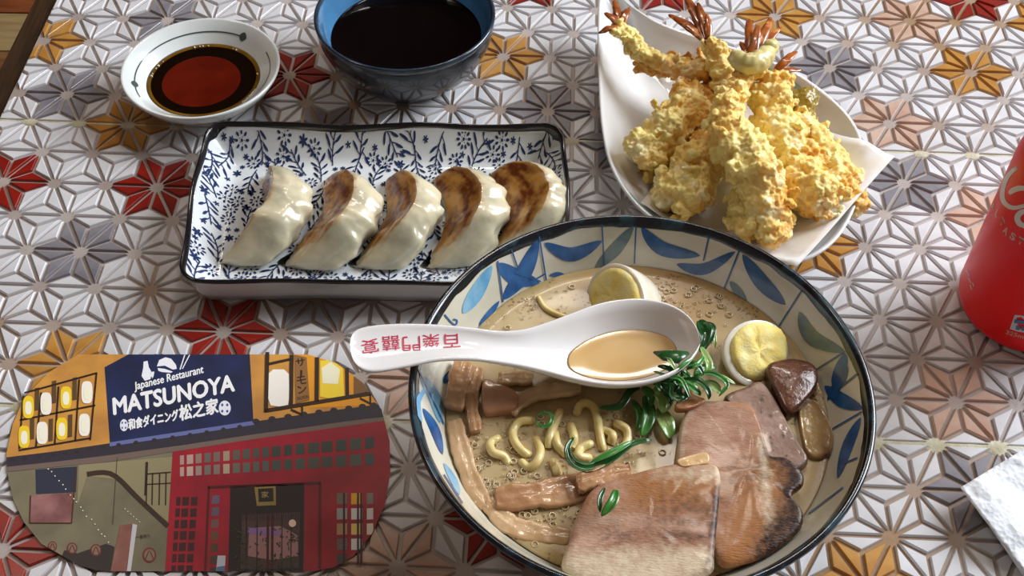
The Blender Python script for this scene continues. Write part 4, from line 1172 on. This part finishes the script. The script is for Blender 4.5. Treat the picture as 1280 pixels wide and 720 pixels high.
# ------------------------------------------------------------------ napkin
NAP = mat('napkin_tissue', lin(238,242,250), 0.85, bump=0.0, sss=0.1)
nt = NAP.node_tree; vv = nt.nodes.new('ShaderNodeTexVoronoi'); vv.inputs['Scale'].default_value = 420
tc0 = nt.nodes.new('ShaderNodeTexCoord'); nt.links.new(tc0.outputs['Object'], vv.inputs['Vector'])
bp = nt.nodes.new('ShaderNodeBump'); bp.inputs['Strength'].default_value = 0.5; bp.inputs['Distance'].default_value = 0.0008
nt.links.new(vv.outputs['Distance'], bp.inputs['Height']); nt.links.new(bp.outputs['Normal'], nt.nodes['Principled BSDF'].inputs['Normal'])
napk = thing('paper_napkin', 'crumpled white embossed paper napkin at the lower right corner of the table', 'napkin', (0.225, 0.245, 0))
def sheet(corners, zf, nn, name, thick):
    Q = corners; V = []
    for i in range(nn):
        for j in range(nn):
            s, t = i/(nn-1), j/(nn-1)
            q = (np.array(Q[0])*(1-s)+np.array(Q[1])*s)*(1-t)+(np.array(Q[3])*(1-s)+np.array(Q[2])*s)*t
            z = zf(s, t); V.append(at(q[0], q[1], z))
    F = [(i*nn+j, i*nn+j+1, (i+1)*nn+j+1, (i+1)*nn+j) for i in range(nn-1) for j in range(nn-1)]
    o = mesh(name, V, F, NAP, napk); md = o.modifiers.new('thick', 'SOLIDIFY'); md.thickness = thick; md.offset = -1
    return o
sheet([(1201,609),(1285,558),(1420,640),(1285,722)], lambda s,t: 0.012+0.0022*math.sin(s*5+1)*math.sin(t*4)+0.0016*fbm((s*3,t*3,1),1.5)-0.008*t*t, 30, 'upper_layer', 0.0006)
sheet([(1212,619),(1285,572),(1420,645),(1290,735)], lambda s,t: 0.0060+0.0016*math.sin(s*4)+0.0012*fbm((s*3,t*3,5),1.5)-0.004*t*t, 24, 'lower_layer', 0.0006)
sheet([(1222,632),(1290,582),(1420,650),(1296,745)], lambda s,t: 0.0022+0.0006*math.sin(s*4+t*5), 20, 'bottom_layer', 0.0006)

# ------------------------------------------------------------------ oval collage inset of a shop front, added as a card the table lacks
CARD = [(97,443),(385,443),(421,454),(453,478),(477,512),(487,551),(488,590),(481,631),(465,667),(442,695),(417,709),(393,714),(140,714),(121,713),(100,707),(52,680),(30,653),(16,623),(9,590),(8,567),(16,530),(30,498),(60,466)]
CARDW = mat('added_inset_stock', lin(60,44,30), 0.5)
cc0 = at(248, 580, 0)
card = thing('added_inset_card', 'oval collage inset of a red restaurant front, added as a flat card at the lower left', 'picture', (cc0.x, cc0.y, 0))
V = [at(*q, 0.0001) for q in CARD]+[at(*q, 0.0006) for q in CARD]; k = len(CARD)
F = [tuple(range(k-1,-1,-1)) if False else tuple(range(k)), tuple(range(k, 2*k))] + [(i, (i+1)%k, k+(i+1)%k, k+i) for i in range(k)]
mesh('added_inset_sheet', V, F, CARDW, card, smooth=False)
# clip against the card outline
ar = sum(CARD[i][0]*CARD[(i+1)%k][1]-CARD[(i+1)%k][0]*CARD[i][1] for i in range(k))
def cclip(poly):
    P = [np.array(q, float) for q in poly]
    for i in range(k):
        a = np.array(CARD[i], float); b = np.array(CARD[(i+1)%k], float); t = b-a
        nn = np.array([-t[1], t[0]])*(1 if ar > 0 else -1)
        P = clip_half(P, a, nn/np.hypot(*nn))
        if len(P) < 3: return None
    return P
_pm = {}
def pm(c, rough=0.45):
    if c not in _pm: _pm[c] = mat('added_inset_%d_%d_%d' % c, lin(*c), rough)
    return _pm[c]
LZ = 0.00005
def pr(name, polys, layer, c, label=None, col2=None):
    mb = MB()
    for p in polys:
        q = cclip(p)
        if q is None: continue
        V = [at(a[0], a[1], 0.0006+LZ*layer) for a in q]
        s = sum(V[i].x*V[(i+1)%len(V)].y-V[(i+1)%len(V)].x*V[i].y for i in range(len(V)))
        if s < 0: V.reverse()
        mb.add(V, [tuple(range(len(V)))])
    if mb.V: 
        m = pm(c) if not col2 else mat(name, lin(*c), 0.45, lin(*col2), 50)
        return mesh(name, mb.V, mb.F, m, card, smooth=False, label=label)
def prtext(name, body, p0, p1, hgt, layer, c, bold=0.0, up=None):
    V2, F2 = fit_text(body, p0, p1, hgt, 0.0, up=up)
    mb = MB()
    for q, (dx, dy) in enumerate([(0, 0)] + ([(-bold, 0), (bold, 0), (0, -bold), (0, bold)] if bold else [])):
        mb.add([at(a[0]+dx, a[1]+dy, 0.0006+LZ*(layer+0.05*q)) for a in V2], F2)
    mesh(name, mb.V, mb.F, pm(c), card, smooth=False)
def prstroke(P, wd, layer, c, name, n=10, profile=None):
    V2, F2 = stroke2d(P, wd, n, profile)
    mesh(name, [at(a[0], a[1], 0.0006+LZ*layer) for a in V2], F2, pm(c), card, smooth=False)
def ell(cx, cy, rx, ry, n=20, e=2.0):
    return [(cx+rx*math.copysign(abs(math.cos(t))**(2/e), math.cos(t)), cy+ry*math.copysign(abs(math.sin(t))**(2/e), math.sin(t))) for t in np.linspace(0, 2*math.pi, n, endpoint=False)]
pr('added_inset_wall', [[(0,430),(500,430),(500,520),(320,540),(138,560),(0,580)]], 1, (190,132,66), 'warm ochre lit wall in the added inset', (220,158,70))
pr('added_inset_shop_window', [[(0,574),(217,552),(208,720),(0,720)]], 1, (112,106,84), 'olive shop window glass in the added inset', (134,126,100))
pr('added_inset_sign', [[(130.7,459),(166,440),(312,440),(317,530),(137.5,555)]], 2, (18,27,58), 'navy blue sign board in the added inset', (27,42,90))
exu = np.array([293-142.4, 488-518.4]); upv = (-0.06, -1.0)
prtext('printed_lettering', 'MATSUNOYA', (142.4,518.4), (293,488.5), 20.5, 4, (252,253,255), 0.95, up=upv)  # lettering of the added collage inset
prtext('printed_lettering', 'Japanese Restaurant', (168.5,490.5), (254.5,469), 12.5, 4, (250,252,255), 0.30, up=upv)
prtext('printed_lettering', '和食ダイニング', (161,537.5), (223,525), 13.5, 4, (250,252,255), 0.55, up=upv)
prtext('printed_lettering', '松之家', (225,526), (273,516), 19, 4, (250,252,255), 0.75, up=upv)
for cx, cy, rx, ry in ((155,531.5,5,7.5),(281,510,7.5,9.3)):
    pr('added_inset_emblem', [ell(cx,cy,rx,ry)], 4, (240,244,255))
    pr('added_inset_emblem', [ell(cx+dx*rx*.42,cy+dy*ry*.42,rx*.2,ry*.2,8) for dx, dy in ((-1,-1),(1,-1),(-1,1),(1,1))], 5, (60,90,170))
# bottle, sushi and chopsticks marks
pr('printed_bottle_mark', [[(179.5,452),(184.5,451),(186,459),(190,466),(188,474),(181,476),(177,470),(179,460)],[(187,465),(193,464.5),(192,470),(190.5,473),(189,470)]], 4, (246,248,255))
pr('printed_sushi_mark', [[(196,458),(199,450),(207,446.5),(214,448.5),(220,456),(221,461),(216,462),(206,457)],[(197,460),(206,461),(216,464.5),(214,466),(202,465),(198,463.5)]], 4, (246,248,255))
prstroke([(225,462),(231,443.5)], 1.4, 4, (246,248,255), 'printed_chopstick', 4); prstroke([(228,461),(237,443.5)], 1.2, 4, (246,248,255), 'printed_chopstick', 4)
# lanterns on the left
def c5(x, y): return (x/2.484, 430+y/2.484)
WHT, YLW = (255,250,240), (252,214,40)
for (x, y, cl) in ((88,196,YLW),(143,185,WHT),(205,166,YLW),(270,150,WHT),(75,288,YLW),(131,276,WHT),(192,263,YLW),(262,251,WHT)):
    p = c5(x, y); pr('printed_lantern', [ell(p[0],p[1],7.0,14.0,20,3.2)], 5, cl, 'glowing yellow paper lantern' if cl == YLW else 'glowing white paper lantern')
    pr('lantern_glow_core', [ell(p[0],p[1]+1,4.2,8.5,14,2.6)], 6, (255,252,226))
for (x, y) in ((115,172),(168,150),(232,140),(100,262),(158,268),(218,255)):
    p = c5(x, y); pr('printed_name_board', [[(p[0]-2.6,p[1]-14),(p[0]+2.8,p[1]-15),(p[0]+2.4,p[1]+13),(p[0]-3,p[1]+14)]], 4, (92,70,44))
for P in ([c5(62,236),c5(296,190)],[c5(58,330),c5(280,292)],[c5(75,152),c5(300,90)],[c5(300,88),c5(280,298)],[c5(128,150),c5(112,318)],[c5(182,132),c5(170,312)],[c5(246,110),c5(234,300)],[c5(72,160),c5(60,325)]):
    prstroke(P, 2.2, 4.5, (40,26,14), 'printed_frame_bar', 4)
# lanterns on the right
def c6(x, y): return (320+x/6.0, 440+y/6.0)
pr('printed_wall_glow', [[c6(290,20),c6(700,20),c6(900,400),c6(300,420)]], 2, (236,160,36), 'orange lit wall behind the lanterns')
for (a, b, cl) in (([c6(95,160),c6(130,130),c6(210,130),c6(246,165),c6(250,330),c6(240,395),c6(180,410),c6(110,400),c6(88,340)],0,WHT),([c6(482,65),c6(560,60),c6(650,120),c6(662,330),c6(560,350),c6(480,335)],0,(255,222,60))):
    pr('printed_lantern', [a], 5, cl, 'large glowing paper lantern')
pr('lantern_glow_core', [[c6(492,120),c6(560,75),c6(630,130),c6(615,240),c6(500,235)]], 6, (255,252,220))
for P, wd in (([c6(85,0),c6(75,450)],5.0),([c6(268,20),c6(262,400)],5.0),([c6(458,40),c6(455,370)],5.2),([c6(682,120),c6(685,330)],4.6),([c6(66,440),c6(400,385),c6(860,310)],4.6),([c6(90,90),c6(270,50)],3.0),([c6(262,430),c6(345,468)],2.4),([c6(346,405),c6(346,470)],2.4),([c6(780,345),c6(860,388)],2.2),([c6(858,310),c6(858,388)],2.2)):
    prstroke(P, wd, 6.5, (50,32,18), 'printed_frame_bar', 5)
pr('printed_name_board', [[c6(290,20),c6(380,40),c6(402,360),c6(300,385)]], 6, (150,104,56))
pr('printed_name_board', [[c6(735,180),c6(800,220),c6(845,295),c6(735,320)]], 6, (130,92,50))
for i, ch in enumerate('サーモン'):
    y = 100+i*68
    if ch == 'ー': prstroke([c6(338+i*2,y-32),c6(336+i*2,y+16)], 2.6, 7, (44,26,12), 'printed_lettering', 4)
    else: prtext('printed_lettering', ch, c6(306+i*4,y+10), c6(372+i*4,y-2), 9.5, 7, (44,26,12), 0.25)
prtext('printed_lettering', 'SALMON', c6(310,362), c6(396,346), 4.2, 7, (44,26,12), 0.0)
# roof edge with tile ends
roof = [(5,572),(70,564),(137,554),(230,541),(317,527),(400,515),(470,506),(486,505)]
lower = [(488,520),(400,531),(317,543),(230,556),(137,569),(70,577),(5,584)]
pr('printed_roof_edge', [roof+lower], 4, (50,46,58), 'dark tiled eave')
pr('printed_roof_sheen', [[(137,553),(317,526),(318,531),(137,558)]], 5, (104,112,168), 'bluish lit tile edge')
rp = catmull(roof, 60)
for i in range(2, 58, 2):
    q = rp[i]; wd = 3.0 if q[0] < 317 else 4.6
    pr('printed_roof_tile', [ell(q[0], q[1]-(0 if q[0] > 317 else -3.5), wd, wd*0.75, 10)], 5.5, (48,42,46))
pr('printed_eave_band', [[(5,584),(137,569),(317,543),(488,519),(488,525),(317,549),(137,577),(5,590)]], 4, (118,100,92))
# red facade
RED, RED2, DK = (172,22,46), (128,14,34), (44,34,34)
pr('printed_facade', [[(216,562),(317,548),(490,522),(492,720),(206,720)]], 3, RED, 'red wooden shop front', (146,18,40))
def c7(x, y): return (200+x/4, 540+y/4)
LX = [(100,120),(134,166),(178,208),(222,254),(268,300),(316,348),(364,400),(414,450),(466,496),(512,544),(560,604),(620,660),(678,724),(740,796),(808,862),(880,932),(950,1006),(1026,1070)]
GL = [(176,150,140),(190,160,148),(150,128,120),(110,100,96),(120,108,100),(168,150,128),(96,92,82),(84,88,80),(74,82,76),(70,80,74),(60,68,62),(58,66,62),(64,74,70),(68,72,64),(62,66,60),(60,72,68),(76,82,78),(58,72,76)]
for (xa, xb), g in zip(LX, GL):
    for rw in (0, 1):
        f = lambda x: 118-(x-100)*0.098 if rw == 0 else 176-(x-100)*0.072
        h_ = 46+(xa-100)*0.012
        pr('printed_window_pane', [[c7(xa,f(xa)),c7(xb,f(xb)),c7(xb,f(xb)+h_),c7(xa,f(xa)+h_)]], 4, g if rw == 0 else tuple(min(255, q+12) for q in g))
# left lattice and posts
for r in range(8):
    for (xa, xb) in ((82,104),(112,146),(156,188)):
        y0 = 326+r*57; xs_ = -r*4
        pr('printed_window_pane', [[c7(xa+xs_,y0),c7(xb+xs_,y0-2),c7(xb+xs_-2,y0+40),c7(xa+xs_-2,y0+42)]], 4, (64,26,30))
pr('printed_post', [[c7(240,270),c7(805,248),c7(806,262),c7(242,284)]], 4, (84,10,22), 'shaded lintel')
pr('printed_post', [[c7(238,270),c7(250,270),c7(232,700),c7(220,700)]], 4, (90,12,24)); pr('printed_post', [[c7(792,255),c7(806,255),c7(806,690),c7(790,680)]], 4, (96,14,26))
for r in range(7):
    y0 = 318+r*60; pr('printed_window_pane', [[c7(262-r*2,y0),c7(298-r*2,y0-2),c7(296-r*2,y0+40),c7(258-r*2,y0+42)]], 4, [(110,92,120),(104,90,110),(120,88,84),(108,80,60),(90,64,50),(80,60,50),(70,50,46)][r])
# doorway
pr('printed_doorway', [[c7(352,268),c7(722,254),c7(716,720),c7(340,720)]], 4, (34,22,24), 'dark doorway of the shop front')
pr('printed_hall', [[c7(410,415),c7(700,400),c7(694,680),c7(402,690)]], 5, (92,64,70), 'pinkish lit hall inside the doorway', (70,52,50))
pr('printed_hall_light', [[c7(445,480),c7(600,470),c7(660,500),c7(690,520),c7(690,620),c7(560,640),c7(440,620)]], 6, (168,124,128))
pr('printed_purple_screen', [[c7(440,478),c7(600,486),c7(598,520),c7(440,510)]], 7, (150,112,176))
pr('printed_plaque', [[c7(472,276),c7(578,270),c7(580,366),c7(484,370)]], 6, (150,130,70), 'gilt framed plaque above the door'); pr('printed_plaque', [[c7(490,284),c7(566,280),c7(568,346),c7(494,350)]], 7, (30,26,22))
prtext('printed_lettering', '家', c7(508,330), c7(544,328), 8, 8, (190,170,110), 0.0)
pr('printed_lamp_globe', [ell(*c7(662,456),4.6,4.8,14)], 9, (255,226,206))
for x in (432,486,540,562,610,656):
    prstroke([c7(x,412),c7(x-2,690)], 1.3 if x not in (540,562) else 3.2, 8, (36,18,18) if x not in (540,562) else (72,14,24), 'printed_door_bar', 4)
for i in range(24):
    x = 415+i*12; prstroke([c7(x,404),c7(x,440)], 0.8, 8, (60,30,30), 'printed_grille_bar', 3)
rg = random.Random(5)
for i in range(110):
    x = rg.uniform(380,700); y = rg.uniform(480,690)
    if i % 3 == 0: x = rg.choice((rg.uniform(385,440), rg.uniform(620,700)))
    a = rg.uniform(0, 6.3); l = rg.uniform(8, 22)
    prstroke([c7(x,y), c7(x+l*math.cos(a), y+l*math.sin(a))], 1.8, 8.5, rg.choice(((54,62,34),(70,74,40),(40,46,28))), 'printed_plant_leaf', 5, leafw)
pr('printed_notice', [[c7(288,618),c7(328,618),c7(324,700),c7(280,698)]], 6, (196,200,214)); pr('printed_notice', [[c7(284,675),c7(325,668),c7(324,698),c7(281,696)]], 7, (90,120,160))
# right lattice
for r, row in enumerate([((120,110,100),(236,180,30),(130,124,118)),((170,176,180),(232,236,240),(224,224,222)),((190,150,110),(240,214,120),(232,222,206)),((120,100,100),(226,232,236),(150,100,100)),((80,70,70),(150,80,80),(120,50,60))]):
    for (xa, xb), g in zip(((884,936),(956,1012),(1034,1066)), row):
        y0 = 306+r*76; pr('printed_window_pane', [[c7(xa,y0),c7(xb,y0-2),c7(xb,y0+54),c7(xa,y0+56)]], 4, g)
for x in (920,990,1006): prstroke([c7(x,304),c7(x,660)], 2.6, 5, (60,20,30), 'printed_lattice_post', 4)
# behind the left shop window
pr('printed_poster', [[c5(95,470),c5(228,462),c5(222,556),c5(92,556)]], 3, (110,62,62), 'dusky pink framed poster', (176,124,124))
pr('printed_poster', [[c5(110,390),c5(240,380),c5(236,460),c5(112,466)]], 2.5, (44,50,70))
for P in ([c5(92,556),c5(222,556)],[c5(95,470),c5(92,556)],[c5(236,385),c5(222,556)]): prstroke(P, 1.6, 4, (70,44,26), 'printed_poster_frame', 4)
pr('printed_pale_wall', [[c5(245,375),c5(535,350),c5(530,560),c5(360,420),c5(270,410),c5(240,500)]], 2, (150,140,106))
prstroke([c5(270,404),c5(348,404),c5(430,480),c5(522,566)], 6.0, 4, (58,42,32), 'printed_handrail', 14)
for x in (456,474,496,516): prstroke([c5(x,400),c5(x-2,500)], 1.6, 4, (52,36,28), 'printed_baluster', 4)
prstroke([c5(456,366),c5(452,470)], 3.2, 4, (48,32,24), 'printed_baluster', 4); prstroke([c5(452,404),c5(530,398)], 1.6, 4, (48,32,24), 'printed_handrail', 4); prstroke([c5(452,436),c5(530,432)], 1.4, 4, (48,32,24), 'printed_handrail', 4)
prstroke([c5(364,350),c5(350,560)], 0.9, 4, (80,74,60), 'printed_glass_joint', 4)
pr('added_inset_menu_stand', [[c5(374,562),c5(412,558),c5(392,720),c5(340,720)]], 5, (168,116,104), 'tall menu stand with food pictures in the added inset', (120,70,60)); pr('added_inset_menu_stand', [[c5(412,558),c5(426,562),c5(404,720),c5(390,720)]], 5, (206,200,206))
for x, y, r_ in ((163,628,14),(224,634,16),(298,640,17),(464,655,21)):
    p = c5(x, y); pr('printed_round_sticker', [ell(*p, r_/2.484, r_/2.2)], 5, (120,44,44)); pr('printed_round_sticker', [ell(*p, r_/3.2, r_/2.9)], 6, (128,116,92))
    prstroke([(p[0]-r_*.22,p[1]+r_*.22),(p[0],p[1]-r_*.25),(p[0]+r_*.22,p[1]+r_*.22)], 1.4, 7, (120,44,44), 'printed_round_sticker', 7)
pr('printed_low_objects', [[c5(180,690),c5(200,640),c5(240,650),c5(330,620),c5(356,630),c5(340,720),c5(200,720)]], 4, (52,44,44))
pr('printed_fairy_lights', [ell(*c5(150+i*11+rg.uniform(-3,3), 385+i*13.5+rg.uniform(-4,4)), 0.9, 0.9, 6) for i in range(18)]+[ell(*c5(388+i*9, 512+i*8), 0.7, 0.7, 6) for i in range(6)], 6, (250,240,220))
prtext('printed_lettering', '一番搾り', c5(422,606), c5(466,602), 5.0, 5, (60,46,36), 0.0)
